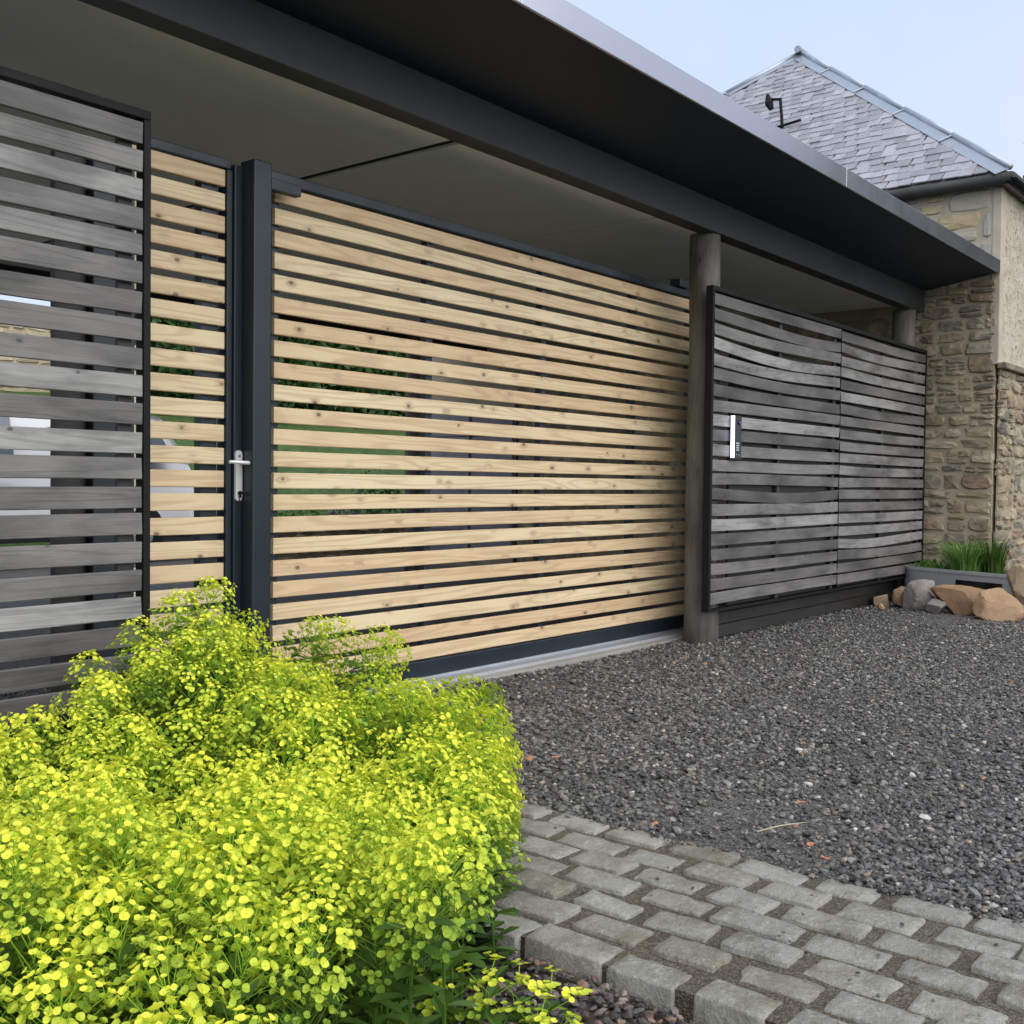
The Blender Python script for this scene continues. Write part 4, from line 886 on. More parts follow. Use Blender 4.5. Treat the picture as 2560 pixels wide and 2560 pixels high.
STEMS = [(-1.021,-0.95,0.686,-1.34,-0.929),(-1.138,-0.95,0.637,-1.216,-0.946),(-0.888,-0.9,0.558,-1.392,-0.906),(-1.236,-0.9,0.572,-1.263,-0.882),(-1.32,-0.8,0.466,-1.292,-0.791),(-0.89,-1.0,0.5,-1.351,-1.015),(-0.771,-1.1,0.561,-1.42,-1.139),(-0.718,-1.15,0.565,-1.369,-1.174),(-0.653,-1.25,0.527,-1.343,-1.285),(-0.683,-1.35,0.525,-1.36,-1.381),(-0.516,-1.5,0.403,-1.407,-1.482),(-0.531,-1.6,0.396,-1.404,-1.622),(-1.648,-1.0,0.383,-1.635,-0.997),(-1.575,-1.0,0.377,-1.6,-0.973),(-1.476,-1.0,0.382,-1.456,-1.026),(-1.657,-1.355,0.389,-1.679,-1.329),(-1.916,-1.806,0.384,-1.929,-1.82),(-0.585,-1.654,0.124,-1.365,-1.754),(-1.644,-2.007,0.317,-1.626,-2.024),(-1.522,-1.307,0.408,-1.54,-1.304),(-1.569,-1.788,0.365,-1.54,-1.797),(-1.159,-1.637,0.422,-1.258,-1.625),(-1.844,-1.695,0.353,-1.844,-1.735),(-1.661,-2.157,0.413,-1.656,-2.185),(-1.706,-2.073,0.313,-1.697,-2.091),(-1.256,-1.761,0.346,-1.243,-1.741),(-1.778,-1.166,0.372,-1.759,-1.182),(-1.731,-2.033,0.196,-1.749,-2.046),(-1.238,-1.959,0.401,-1.25,-1.964),(-1.82,-1.359,0.272,-1.838,-1.329),(-0.624,-1.5,0.317,-1.45,-1.508),(-2.165,-2.588,0.44,-2.178,-2.561),(-0.678,-1.741,0.155,-1.355,-1.815),(-2.321,-2.506,0.303,-2.341,-2.54),(-1.208,-1.804,0.261,-1.183,-1.797),(-1.855,-2.39,0.438,-1.871,-2.419),(-1.672,-2.272,0.419,-1.642,-2.285),(-2.021,-1.772,0.282,-2.031,-1.734),(-1.471,-1.945,0.383,-1.49,-1.97),(-1.796,-1.307,0.385,-1.777,-1.276),(-0.561,-0.937,0.241,-1.38,-0.905),(-1.441,-1.861,0.343,-1.44,-1.847),(-1.58,-1.493,0.379,-1.597,-1.526),(-1.064,-1.432,0.397,-1.354,-1.414),(-2.129,-2.397,0.466,-2.143,-2.432),(-1.698,-1.217,0.306,-1.688,-1.214),(-1.966,-2.304,0.193,-1.945,-2.295),(-1.879,-1.568,0.385,-1.902,-1.583),(-1.04,-1.927,0.369,-1.293,-1.931),(-1.531,-2.218,0.287,-1.505,-2.219),(-1.565,-2.315,0.334,-1.585,-2.307),(-0.962,-1.698,0.435,-1.283,-1.746),(-0.799,-0.688,0.424,-1.447,-0.667),(-0.766,-1.496,0.419,-1.4,-1.477),(-2.221,-2.251,0.463,-2.197,-2.251),(-0.878,-1.513,0.354,-1.325,-1.541),(-0.692,-1.217,0.351,-1.377,-1.255),(-1.359,-2.157,0.229,-1.347,-2.174),(-1.714,-2.375,0.367,-1.712,-2.352),(-0.559,-1.107,0.277,-1.402,-1.107),(-1.706,-1.906,0.242,-1.7,-1.93),(-1.305,-2.254,0.352,-1.286,-2.282),(-0.926,-1.817,0.423,-1.279,-1.832),(-1.016,-1.577,0.359,-1.331,-1.6),(-0.681,-1.102,0.195,-1.471,-1.137),(-0.895,-1.223,0.336,-1.401,-1.247),(-1.388,-1.38,0.307,-1.415,-1.375),(-1.421,-1.669,0.298,-1.426,-1.7),(-1.686,-1.548,0.318,-1.656,-1.573),(-1.19,-2.091,0.25,-1.297,-2.057),(-1.562,-1.898,0.362,-1.552,-1.928),(-1.492,-1.542,0.304,-1.468,-1.53),(-2.007,-2.347,0.342,-2.004,-2.324),(-0.578,-0.794,0.256,-1.387,-0.813),(-1.795,-1.618,0.398,-1.769,-1.631),(-1.699,-1.44,0.382,-1.673,-1.478),(-1.025,-1.338,0.465,-1.244,-1.308),(-1.052,-1.916,0.227,-1.293,-1.959),(-0.86,-1.106,0.427,-1.381,-1.101),(-0.958,-0.723,0.37,-1.347,-0.72),(-0.574,-1.497,0.149,-1.385,-1.532),(-2.19,-2.017,0.314,-2.219,-2.051),(-1.928,-2.012,0.388,-1.903,-2.017),(-2.174,-2.474,0.395,-2.151,-2.442),(-0.881,-1.653,0.206,-1.428,-1.657),(-1.717,-2.541,0.454,-1.705,-2.532),(-1.237,-1.46,0.433,-1.219,-1.451),(-1.249,-1.157,0.568,-1.246,-1.168),(-0.737,-0.964,0.293,-1.384,-0.974),(-2.299,-2.294,0.521,-2.304,-2.285),(-0.564,-1.303,0.161,-1.492,-1.284),(-2.273,-2.711,0.353,-2.296,-2.704),(-1.798,-1.925,0.235,-1.79,-1.934),(-1.954,-1.467,0.355,-1.94,-1.428),(-1.09,-1.128,0.459,-1.333,-1.154),(-1.124,-1.863,0.331,-1.318,-1.908),(-2.051,-2.155,0.428,-2.033,-2.157),(-1.1,-0.732,0.414,-1.323,-0.755),(-0.748,-1.36,0.383,-1.36,-1.358),(-1.441,-2.234,0.285,-1.45,-2.199),(-1.142,-1.026,0.533,-1.217,-1.047),(-1.839,-2.152,0.459,-1.863,-2.161),(-1.279,-0.993,0.454,-1.302,-1.013),(-1.104,-0.955,0.477,-1.263,-0.942),(-0.684,-1.77,0.281,-1.375,-1.815),(-0.815,-0.953,0.198,-1.353,-0.919),(-2.023,-1.638,0.391,-2.007,-1.646),(-2.257,-2.085,0.345,-2.238,-2.072),(-1.594,-1.249,0.414,-1.588,-1.283),(-1.838,-1.914,0.327,-1.851,-1.878),(-0.467,-1.074,0.13,-1.389,-1.08),(-0.951,-1.285,0.465,-1.388,-1.294),(-1.911,-1.72,0.234,-1.919,-1.759),(-0.528,-0.675,0.136,-1.462,-0.65),(-0.764,-1.637,0.335,-1.355,-1.727),(-1.356,-1.438,0.396,-1.341,-1.408),(-2.184,-2.138,0.394,-2.186,-2.1),(-1.07,-1.235,0.181,-1.285,-1.241),(-1.751,-2.2,0.371,-1.741,-2.178),(-1.175,-1.201,0.508,-1.232,-1.21),(-0.892,-0.754,0.3,-1.294,-0.736),(-2.058,-2.282,0.406,-2.086,-2.308),(-0.642,-1.107,0.372,-1.442,-1.098),(-0.825,-1.743,0.431,-1.425,-1.81),(-1.014,-2.028,0.349,-1.297,-2.037),(-1.253,-2.153,0.381,-1.269,-2.159),(-2.097,-1.984,0.486,-2.076,-1.99),(-0.662,-1.495,0.172,-1.442,-1.466),(-1.843,-2.114,0.349,-1.832,-2.148),(-1.266,-1.353,0.33,-1.268,-1.387),(-0.693,-1.662,0.269,-1.415,-1.745),(-1.259,-1.897,0.305,-1.235,-1.895),(-1.847,-2.52,0.496,-1.837,-2.523),(-0.848,-1.297,0.41,-1.296,-1.305),(-0.792,-1.142,0.182,-1.325,-1.109),(-1.802,-1.419,0.188,-1.829,-1.426),(-2.13,-2.263,0.502,-2.134,-2.29),(-1.247,-1.292,0.42,-1.276,-1.308),(-2.117,-1.89,0.391,-2.114,-1.88),(-1.064,-2.079,0.244,-1.268,-2.133),(-1.543,-1.683,0.267,-1.555,-1.711),(-1.155,-1.992,0.285,-1.354,-1.97),(-1.47,-2.315,0.312,-1.444,-2.331),(-1.504,-1.209,0.315,-1.493,-1.239),(-1.317,-1.08,0.489,-1.344,-1.054),(-1.027,-1.231,0.465,-1.274,-1.241),(-1.057,-1.548,0.122,-1.298,-1.566),(-1.389,-1.586,0.339,-1.417,-1.562),(-2.293,-2.228,0.411,-2.321,-2.26),(-2.305,-2.346,0.407,-2.277,-2.348),(-1.052,-1.078,0.548,-1.35,-1.078),(-0.509,-0.897,0.131,-1.519,-0.877),(-0.966,-1.433,0.255,-1.363,-1.449),(-1.357,-1.902,0.348,-1.386,-1.913),(-0.983,-1.006,0.411,-1.274,-0.983),(-0.669,-0.763,0.311,-1.334,-0.733),(-0.516,-1.573,0.126,-1.494,-1.538),(-1.53,-1.578,0.16,-1.533,-1.584),(-1.813,-2.462,0.351,-1.786,-2.474),(-2.254,-2.397,0.345,-2.276,-2.422),(-1.044,-1.654,0.457,-1.297,-1.639),(-1.013,-1.825,0.386,-1.271,-1.854),(-1.848,-2.638,0.487,-1.855,-2.657),(-1.379,-1.716,0.38,-1.358,-1.736),(-0.88,-1.404,0.378,-1.293,-1.409),(-0.901,-1.744,0.313,-1.409,-1.771),(-1.012,-0.773,0.468,-1.331,-0.771),(-0.498,-1.378,0.127,-1.463,-1.415),(-0.574,-1.215,0.237,-1.36,-1.205),(-1.831,-1.264,0.277,-1.82,-1.235),(-1.962,-1.692,0.333,-1.939,-1.723),(-0.865,-0.846,0.403,-1.42,-0.829),(-1.256,-1.684,0.423,-1.25,-1.691),(-1.051,-1.822,0.282,-1.349,-1.859),(-0.804,-1.452,0.212,-1.441,-1.459),(-0.849,-1.872,0.392,-1.427,-1.88),(-1.92,-2.327,0.329,-1.917,-2.292),(-0.692,-0.887,0.281,-1.442,-0.903),(-1.956,-2.514,0.451,-1.948,-2.548),(-1.739,-1.082,0.352,-1.743,-1.082),(-0.658,-1.012,0.318,-1.377,-1.041),(-0.691,-0.66,0.351,-1.375,-0.63),(-0.877,-1.618,0.428,-1.319,-1.684),(-2.271,-2.29,0.259,-2.29,-2.266),(-1.576,-2.173,0.368,-1.601,-2.199),(-0.634,-0.679,0.255,-1.391,-0.644),(-1.863,-1.785,0.289,-1.834,-1.785),(-0.615,-1.354,0.269,-1.355,-1.362),(-1.926,-2.146,0.41,-1.913,-2.123),(-1.903,-2.181,0.316,-1.888,-2.193),(-1.786,-2.301,0.407,-1.768,-2.268),(-0.967,-1.129,0.446,-1.302,-1.153),(-1.502,-2.13,0.258,-1.487,-2.113),(-1.378,-1.201,0.394,-1.356,-1.237),(-1.189,-0.867,0.413,-1.33,-0.836),(-1.246,-1.585,0.45,-1.225,-1.572),(-1.604,-2.242,0.237,-1.594,-2.235),(-0.537,-1.022,0.2,-1.402,-0.998),(-2.242,-2.548,0.389,-2.248,-2.585),(-1.18,-0.678,0.22,-1.281,-0.643),(-0.914,-0.689,0.5,-1.339,-0.649),(-0.942,-1.938,0.168,-1.326,-1.98),(-0.734,-1.121,0.451,-1.4,-1.158),(-1.152,-1.365,0.345,-1.254,-1.34),(-0.994,-0.847,0.33,-1.36,-0.854),(-1.258,-2.049,0.389,-1.281,-2.062),(-1.119,-1.695,0.348,-1.248,-1.727),(-1.148,-0.843,0.201,-1.352,-0.825),(-1.102,-1.49,0.471,-1.355,-1.454),(-2.036,-2.527,0.392,-2.007,-2.562),(-1.611,-2.071,0.408,-1.631,-2.042),(-1.059,-1.232,0.298,-1.287,-1.226),(-0.687,-1.55,0.368,-1.33,-1.514),(-1.865,-1.465,0.26,-1.863,-1.502),(-1.72,-2.237,0.189,-1.725,-2.216),(-2.075,-1.829,0.332,-2.1,-1.864),(-1.825,-1.784,0.416,-1.846,-1.752),(-1.12,-1.303,0.477,-1.281,-1.311),(-2.115,-2.087,0.41,-2.144,-2.073),(-1.142,-1.99,0.403,-1.25,-1.966),(-1.647,-2.425,0.346,-1.626,-2.432),(-2.314,-2.628,0.35,-2.324,-2.631),(-0.631,-0.85,0.146,-1.437,-0.811),(-1.014,-0.966,0.561,-1.386,-0.958),(-1.195,-1.787,0.137,-1.309,-1.764),(-1.95,-1.915,0.438,-1.937,-1.911),(-1.975,-2.215,0.378,-1.946,-2.254),(-2.21,-2.338,0.42,-2.226,-2.35),(-2.361,-2.414,0.297,-2.341,-2.434),(-1.174,-0.963,0.362,-1.294,-0.991),(-1.395,-2.057,0.249,-1.416,-2.084),(-1.035,-0.833,0.571,-1.294,-0.85),(-1.175,-1.483,0.352,-1.295,-1.45),(-2.034,-2.384,0.474,-2.04,-2.398),(-0.949,-1.574,0.256,-1.301,-1.579),(-1.746,-2.464,0.421,-1.756,-2.463),(-1.371,-1.186,0.55,-1.368,-1.218),(-1.364,-2.01,0.356,-1.371,-2.021),(-0.808,-0.799,0.307,-1.368,-0.779),(-1.149,-1.113,0.594,-1.279,-1.12),(-1.044,-0.703,0.205,-1.248,-0.667),(-2.106,-2.485,0.468,-2.09,-2.503),(-1.343,-1.28,0.304,-1.321,-1.302),(-0.782,-1.215,0.294,-1.385,-1.175),(-1.16,-1.252,0.39,-1.314,-1.25),(-0.931,-1.514,0.137,-1.37,-1.551),(-1.546,-2.031,0.323,-1.531,-2.054),(-1.63,-0.848,0.308,-1.61,-0.874),(-0.836,-1.85,0.152,-1.321,-1.869),(-1.92,-1.848,0.283,-1.896,-1.816),(-1.119,-2.084,0.392,-1.272,-2.102),(-0.501,-1.21,0.136,-1.501,-1.191),(-0.929,-0.797,0.535,-1.301,-0.833),(-2.137,-2.227,0.216,-2.116,-2.246),(-1.467,-1.738,0.356,-1.491,-1.738),(-1.237,-0.827,0.303,-1.232,-0.853),(-1.245,-1.585,0.204,-1.215,-1.548),(-0.813,-1.837,0.285,-1.445,-1.914),(-1.078,-1.458,0.13,-1.36,-1.439),(-1.826,-2.026,0.287,-1.844,-2.035),(-2.322,-2.446,0.395,-2.336,-2.412),(-1.444,-1.415,0.416,-1.456,-1.431),(-1.134,-1.567,0.314,-1.347,-1.532),(-1.016,-1.339,0.343,-1.308,-1.371),(-2.422,-2.493,0.351,-2.422,-2.506),(-1.679,-2.188,0.304,-1.662,-2.211),(-0.655,-0.972,0.138,-1.476,-0.97),(-1.331,-1.538,0.437,-1.345,-1.528),(-0.914,-1.131,0.156,-1.29,-1.127),(-1.613,-1.702,0.359,-1.628,-1.742),(-1.621,-1.917,0.274,-1.617,-1.943),(-0.69,-1.257,0.188,-1.456,-1.23),(-2.203,-2.641,0.344,-2.222,-2.618),(-1.344,-1.781,0.307,-1.328,-1.805),(-0.714,-0.816,0.206,-1.392,-0.85),(-0.891,-1.907,0.276,-1.321,-1.951),(-1.132,-1.365,0.176,-1.351,-1.331),(-1.164,-1.245,0.14,-1.268,-1.225),(-1.72,-1.205,0.183,-1.744,-1.237),(-1.211,-1.485,0.192,-1.228,-1.489),(-0.978,-0.878,0.169,-1.298,-0.857),(-0.952,-1.947,0.352,-1.347,-1.946),(-1.985,-1.565,0.298,-1.982,-1.603),(-1.162,-1.109,0.225,-1.227,-1.093),(-1.763,-1.522,0.19,-1.738,-1.494),(-1.991,-2.455,0.37,-1.978,-2.495),(-2.035,-1.945,0.414,-2.006,-1.949),(-1.135,-1.399,0.471,-1.347,-1.422),(-2.191,-1.952,0.453,-2.162,-1.918),(-2.02,-2.444,0.24,-2.013,-2.457),(-1.67,-1.821,0.333,-1.698,-1.822),(-1.253,-1.982,0.263,-1.273,-1.967),(-1.217,-2.071,0.141,-1.21,-2.06),(-2.1,-2.645,0.456,-2.116,-2.635),(-2.306,-2.213,0.285,-2.279,-2.209),(-2.262,-2.399,0.233,-2.285,-2.39),(-1.463,-1.653,0.167,-1.476,-1.664),(-1.138,-0.796,0.536,-1.274,-0.762),(-1.018,-0.676,0.309,-1.301,-0.709),(-1.366,-1.323,0.151,-1.347,-1.307),(-2.012,-2.026,0.484,-2.032,-2.023),(-0.741,-0.936,0.122,-1.371,-0.923),(-0.744,-1.526,0.223,-1.359,-1.502),(-2.11,-2.526,0.275,-2.095,-2.492),(-0.789,-0.99,0.409,-1.305,-1.03),(-0.712,-1.41,0.205,-1.371,-1.389),(-0.811,-0.812,0.196,-1.359,-0.8),(-0.605,-1.57,0.211,-1.394,-1.54),(-1.713,-1.711,0.259,-1.737,-1.731),(-1.035,-1.313,0.136,-1.385,-1.336),(-1.977,-2.216,0.19,-1.975,-2.178),(-1.179,-1.629,0.144,-1.262,-1.605),(-1.785,-2.31,0.283,-1.774,-2.274),(-1.996,-1.536,0.425,-2.004,-1.558),(-0.786,-1.062,0.294,-1.438,-1.024),(-0.981,-1.192,0.136,-1.3,-1.224),(-1.053,-1.999,0.164,-1.346,-2.047),(-1.126,-1.733,0.226,-1.224,-1.716),(-1.185,-1.937,0.138,-1.349,-1.92),(-0.867,-1.381,0.18,-1.368,-1.393),(-1.218,-1.067,0.475,-1.194,-1.099),(-1.624,-1.805,0.244,-1.609,-1.81),(-1.997,-2.061,0.353,-1.993,-2.068),(-1.871,-2.267,0.229,-1.854,-2.267),(-0.982,-1.033,0.13,-1.281,-1.027),(-0.675,-1.576,0.127,-1.401,-1.587),(-0.95,-0.896,0.452,-1.328,-0.934),(-0.788,-0.67,0.28,-1.446,-0.66),(-2.059,-1.706,0.331,-2.088,-1.746),(-0.645,-1.38,0.139,-1.487,-1.396),(-1.294,-1.618,0.293,-1.302,-1.591),(-0.999,-1.147,0.278,-1.341,-1.13),(-2.031,-1.725,0.164,-2.046,-1.714),(-1.894,-1.308,0.361,-1.905,-1.348),(-0.837,-1.542,0.21,-1.414,-1.531),(-2.188,-2.042,0.42,-2.184,-2.056),(-0.533,-0.784,0.151,-1.429,-0.78),(-1.506,-1.182,0.483,-1.506,-1.174),(-1.391,-2.277,0.402,-1.372,-2.265),(-0.884,-0.687,0.22,-1.428,-0.67),(-1.682,-2.341,0.27,-1.662,-2.309),(-0.774,-1.67,0.127,-1.36,-1.725),(-1.841,-2.252,0.353,-1.841,-2.253),(-1.461,-2.087,0.144,-1.468,-2.073),(-0.874,-1.013,0.324,-1.357,-1.004),(-1.915,-1.327,0.233,-1.925,-1.347),(-0.726,-0.721,0.213,-1.35,-0.723),(-1.947,-2.423,0.506,-1.936,-2.42),(-2.131,-2.171,0.488,-2.144,-2.149),(-0.69,-1.441,0.355,-1.375,-1.452),(-0.973,-0.714,0.123,-1.339,-0.725),(-1.229,-0.776,0.172,-1.241,-0.782),(-0.96,-1.814,0.252,-1.28,-1.872),(-2.104,-2.382,0.269,-2.092,-2.386),(-1.606,-1.408,0.273,-1.59,-1.386),(-2.209,-2.219,0.334,-2.237,-2.207),(-0.593,-1.12,0.174,-1.366,-1.117),(-1.38,-0.967,0.436,-1.375,-0.992),(-0.806,-0.9,0.339,-1.4,-0.869),(-1.396,-1.492,0.27,-1.419,-1.452),(-1.745,-1.964,0.134,-1.762,-1.952),(-1.571,-1.397,0.395,-1.595,-1.39),(-0.775,-1.735,0.33,-1.369,-1.78),(-2.063,-2.264,0.238,-2.079,-2.285),(-1.829,-1.547,0.273,-1.811,-1.538),(-1.12,-0.958,0.234,-1.227,-0.959),(-1.206,-1.209,0.235,-1.218,-1.218),(-1.757,-2.117,0.427,-1.755,-2.144),(-1.035,-1.716,0.299,-1.296,-1.766),(-0.859,-1.291,0.241,-1.425,-1.272),(-1.045,-1.505,0.286,-1.315,-1.509),(-2.228,-2.419,0.454,-2.208,-2.407),(-1.868,-1.481,0.132,-1.871,-1.48),(-1.1,-0.815,0.344,-1.276,-0.779),(-1.547,-1.297,0.282,-1.528,-1.327),(-0.93,-0.924,0.248,-1.336,-0.924),(-1.313,-2.094,0.312,-1.292,-2.087),(-1.089,-1.578,0.428,-1.338,-1.616),(-1.596,-1.545,0.228,-1.623,-1.537),(-1.311,-1.523,0.29,-1.296,-1.523),(-1.917,-1.947,0.303,-1.929,-1.927),(-2.021,-1.85,0.242,-2.015,-1.872),(-0.773,-1.767,0.157,-1.438,-1.822),(-2.397,-2.372,0.389,-2.394,-2.409),(-0.793,-1.367,0.256,-1.364,-1.407),(-1.271,-1.442,0.307,-1.272,-1.473),(-2.087,-1.798,0.2,-2.101,-1.764),(-1.473,-1.092,0.438,-1.492,-1.071),(-0.933,-1.082,0.304,-1.389,-1.061),(-1.876,-1.389,0.151,-1.879,-1.416),(-1.243,-1.37,0.19,-1.228,-1.342),(-1.022,-0.941,0.303,-1.388,-0.973),(-0.933,-1.271,0.13,-1.295,-1.282),(-0.782,-1.269,0.171,-1.454,-1.288),(-1.656,-1.997,0.208,-1.639,-1.969),(-1.062,-1.115,0.35,-1.317,-1.079),(-1.742,-1.313,0.293,-1.725,-1.302),(-1.138,-1.861,0.195,-1.324,-1.886),(-2.189,-2.556,0.286,-2.184,-2.534),(-1.203,-1.653,0.26,-1.198,-1.624),(-1.112,-1.039,0.137,-1.266,-1.002),(-1.714,-0.896,0.353,-1.686,-0.927),(-1.236,-1.159,0.348,-1.217,-1.137),(-1.452,-2.032,0.356,-1.447,-2.065),(-2.011,-1.661,0.256,-2.004,-1.626),(-1.946,-1.407,0.229,-1.931,-1.425),(-0.664,-1.33,0.363,-1.438,-1.312),(-1.856,-1.221,0.399,-1.853,-1.245),(-1.767,-1.779,0.29,-1.74,-1.798),(-0.56,-1.42,0.22,-1.501,-1.419),(-1.532,-1.797,0.248,-1.556,-1.78),(-2.132,-2.273,0.349,-2.154,-2.254),(-1.282,-1.217,0.476,-1.307,-1.229),(-1.017,-1.74,0.163,-1.348,-1.782),(-1.753,-1.597,0.252,-1.747,-1.628),(-2.076,-2.419,0.382,-2.059,-2.446),(-1.201,-1.054,0.307,-1.195,-1.066),(-1.537,-2.252,0.411,-1.527,-2.215),(-1.1,-1.155,0.14,-1.326,-1.192),(-1.799,-2.212,0.271,-1.801,-2.204),(-1.059,-0.829,0.187,-1.312,-0.789),(-0.48,-1.484,0.126,-1.389,-1.52),(-1.22,-2.196,0.263,-1.207,-2.213),(-1.033,-0.67,0.421,-1.327,-0.697),(-1.05,-0.942,0.135,-1.363,-0.904),(-1.877,-1.63,0.278,-1.876,-1.632),(-0.852,-1.136,0.288,-1.341,-1.125),(-1.089,-1.631,0.252,-1.247,-1.617),(-1.93,-2.593,0.431,-1.903,-2.554),(-2.187,-2.341,0.301,-2.185,-2.347),(-1.93,-1.521,0.226,-1.941,-1.504),(-1.235,-1.692,0.133,-1.233,-1.669),(-1.274,-1.884,0.184,-1.301,-1.913),(-0.93,-1.332,0.301,-1.29,-1.346),(-1.675,-1.152,0.38,-1.658,-1.155),(-2.125,-2.283,0.134,-2.128,-2.308),(-1.275,-1.754,0.211,-1.266,-1.78),(-0.838,-1.052,0.134,-1.376,-1.069),(-1.007,-1.022,0.241,-1.345,-1.003),(-1.729,-1.122,0.239,-1.708,-1.16),(-0.921,-1.801,0.122,-1.324,-1.829),(-1.434,-2.173,0.179,-1.409,-2.211),(-1.617,-2.108,0.271,-1.627,-2.095),(-0.7,-1.013,0.421,-1.38,-0.986),(-1.335,-1.046,0.368,-1.34,-1.085),(-0.969,-2.006,0.253,-1.351,-2.038),(-1.05,-0.871,0.44,-1.361,-0.904),(-1.146,-1.156,0.323,-1.264,-1.117),(-0.765,-1.818,0.389,-1.455,-1.898),(-0.852,-1.219,0.136,-1.385,-1.185),(-1.439,-1.281,0.327,-1.452,-1.249),(-2.03,-2.378,0.128,-2.007,-2.371),(-0.974,-1.429,0.367,-1.393,-1.429),(-1.246,-0.71,0.297,-1.218,-0.73),(-1.951,-2.682,0.497,-1.94,-2.657),(-1.069,-1.822,0.122,-1.274,-1.863),(-1.366,-1.969,0.25,-1.339,-1.936),(-2.095,-1.716,0.231,-2.075,-1.723),(-1.501,-1.939,0.25,-1.52,-1.907),(-0.861,-0.758,0.447,-1.384,-0.739),(-1.205,-0.991,0.219,-1.222,-1.026),(-1.387,-1.594,0.203,-1.365,-1.602),(-1.158,-2.157,0.331,-1.224,-2.168),(-1.376,-2.094,0.135,-1.386,-2.13),(-0.811,-0.663,0.136,-1.36,-0.693),(-1.133,-0.7,0.316,-1.264,-0.685),(-0.962,-1.62,0.161,-1.262,-1.621),(-0.622,-0.74,0.138,-1.487,-0.745),(-2.153,-2.429,0.204,-2.135,-2.403),(-1.92,-2.416,0.296,-1.931,-2.441),(-0.687,-0.674,0.122,-1.469,-0.678),(-1.077,-1.011,0.322,-1.339,-1.035),(-1.826,-2.222,0.135,-1.817,-2.214),(-1.047,-1.382,0.214,-1.245,-1.385),(-0.789,-1.595,0.437,-1.433,-1.602),(-0.8,-1.442,0.332,-1.307,-1.424),(-0.906,-0.776,0.149,-1.396,-0.783),(-1.725,-1.983,0.281,-1.706,-1.99),(-1.496,-2.039,0.222,-1.522,-2.013),(-1.249,-0.905,0.168,-1.245,-0.866),(-1.211,-1.145,0.137,-1.236,-1.114),(-0.955,-1.228,0.245,-1.276,-1.231),(-1.39,-1.865,0.247,-1.361,-1.829),(-2.072,-2.022,0.356,-2.096,-2.014),(-1.943,-2.376,0.419,-1.918,-2.365),(-1.753,-1.862,0.332,-1.728,-1.901),(-0.753,-0.767,0.388,-1.347,-0.796),(-2.254,-2.201,0.174,-2.234,-2.184),(-0.656,-1.178,0.248,-1.452,-1.175),(-0.797,-1.413,0.452,-1.378,-1.386),(-2.387,-2.576,0.342,-2.412,-2.598),(-1.655,-1.632,0.264,-1.66,-1.599),(-1.141,-2.006,0.163,-1.295,-1.998),(-0.74,-1.136,0.329,-1.367,-1.147),(-0.914,-0.974,0.135,-1.391,-0.946)]
PLANTS = [((-1.05, -.95), 'tallest lime yellow spurge rising in front of the steel gate post'), ((-1.25, -1.75), 'broad lime yellow spurge spilling right over the granite setts'),
          ((-1.9, -.85), 'sparser lime yellow spurge against the foot of the left grey screen'), ((-1.9, -1.75), 'lime yellow spurge in the middle of the bed, nearest the dark leafy hollow'),
          ((-2.45, -2.45), 'bright yellow spurge closest to the camera, filling the lower left corner'), ((-1.75, -2.5), 'bright yellow spurge at the bottom centre of the bed')]
roots = [empty('spurge_plant', (x, y, -.06), lab, 'shrub', 'flowering lime yellow spurges in the bed') for (x, y), lab in PLANTS]
rp = random.Random(17)
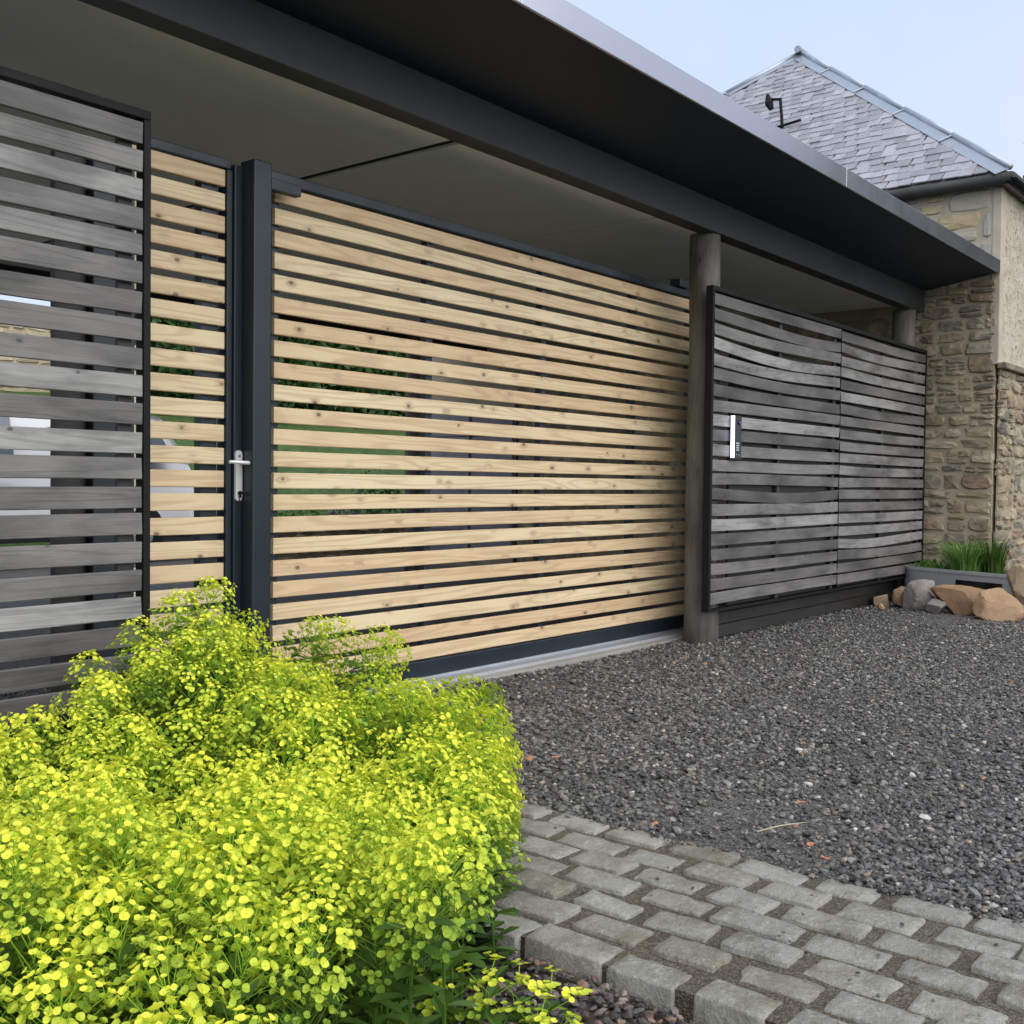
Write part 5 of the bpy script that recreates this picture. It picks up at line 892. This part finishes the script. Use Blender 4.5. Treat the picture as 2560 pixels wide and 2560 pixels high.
for i, (hx, hy, hz_, bx, by) in enumerate(STEMS):
    bare = hz_ < 0; hz_ = abs(hz_)
    k = min(range(len(PLANTS)), key=lambda q: (PLANTS[q][0][0] - bx) ** 2 + (PLANTS[q][0][1] - by) ** 2)
    rt = roots[k]; base_ = Vector((bx, by, -.09)); top = Vector((hx, hy, hz_ - .075)) - base_
    if bare: top = Vector((rp.uniform(-.04, .04), rp.uniform(-.04, .04), rp.uniform(.10, .2)))
    link('leafy_stem', stem_mesh(None, top, i), rt, base_ - rt.location)
    if bare: continue
    tang = (top - Vector((top.x * .25, top.y * .25, top.z * .62))).normalized()
    tang = (tang + Vector((rp.gauss(0, .12), rp.gauss(0, .12), .2))).normalized()
    q = Vector((0, 0, 1)).rotation_difference(tang) @ Matrix.Rotation(rp.uniform(0, 6.28), 3, 'Z').to_quaternion()
    low = any((hx - a) ** 2 + (hy - b_) ** 2 < .012 and c_ > hz_ + .13 for a, b_, c_, _, _ in STEMS)  # overtopped heads take the dark green copy, shade of the hollows in its colour
    o = link('flower_head', rp.choice(SHADED_GREEN_HEADS if low or rp.random() < .05 else HEADS), rt, base_ + top - rt.location); o.rotation_mode = 'QUATERNION'; o.rotation_quaternion = q
    s = rp.uniform(.86, 1.12); o.scale = (s, s, s * rp.uniform(.9, 1.1))
# a small self-sown sprig and a dark rosette at the front right of the bed
sp = empty('spurge_sprig', (-1.74, -2.58, -.08), 'small low spurge sprig on bare soil at the bottom of the bed', 'plant')
for dx, dy, h in ((.02, .06, .24), (.07, .0, .25), (.12, -.02, .23), (.10, -.08, .20), (.17, -.05, .21)):
    v = Vector((dx, dy, h)); link('leafy_stem', stem_mesh(None, v, int(dx * 1000) + 7), sp, (0, 0, 0))
    o = link('flower_head', rp.choice(SPARSE_HEADS), sp, v); o.scale = (.95, .95, .55)
ro = MB(); rnd_ = random.Random(6)
for i in range(90):
    t = i * 2.39996; u = i / 90; el = 1.25 - 1.15 * u
    leaf_add(ro, Vector((0, 0, .09 - .05 * u)), Vector((math.cos(t) * math.cos(el), math.sin(t) * math.cos(el), math.sin(el))), .045 + .06 * u, .008 + .006 * u, rnd_)
tag(ro.build('rosette_plant', DARKLEAF, None, (-1.26, -2.17, -.06)), 'dark green leaf rosette between spurge and bare soil', 'plant')
for i, (x, y, L) in enumerate(((-1.17, -.90, .09), (-1.25, -1.02, .10), (-1.42, -.86, .10))):
    ro = MB()
    for j in range(60):
        t = j * 2.39996; u = j / 60; el = 1.2 - 1.0 * u
        leaf_add(ro, Vector((0, 0, .16 - .1 * u)), Vector((math.cos(t) * math.cos(el), math.sin(t) * math.cos(el), math.sin(el))), L * (.6 + .5 * u), .014, rnd_)
    tag(ro.build('rosette_plant', DARKLEAF, None, (x, y, -.07)), ('dark leafy rosette at the back of the hollow in the spurge', 'dark leafy rosette at the front of the hollow in the spurge', 'dark leafy rosette at the left of the hollow in the spurge')[i], 'plant')
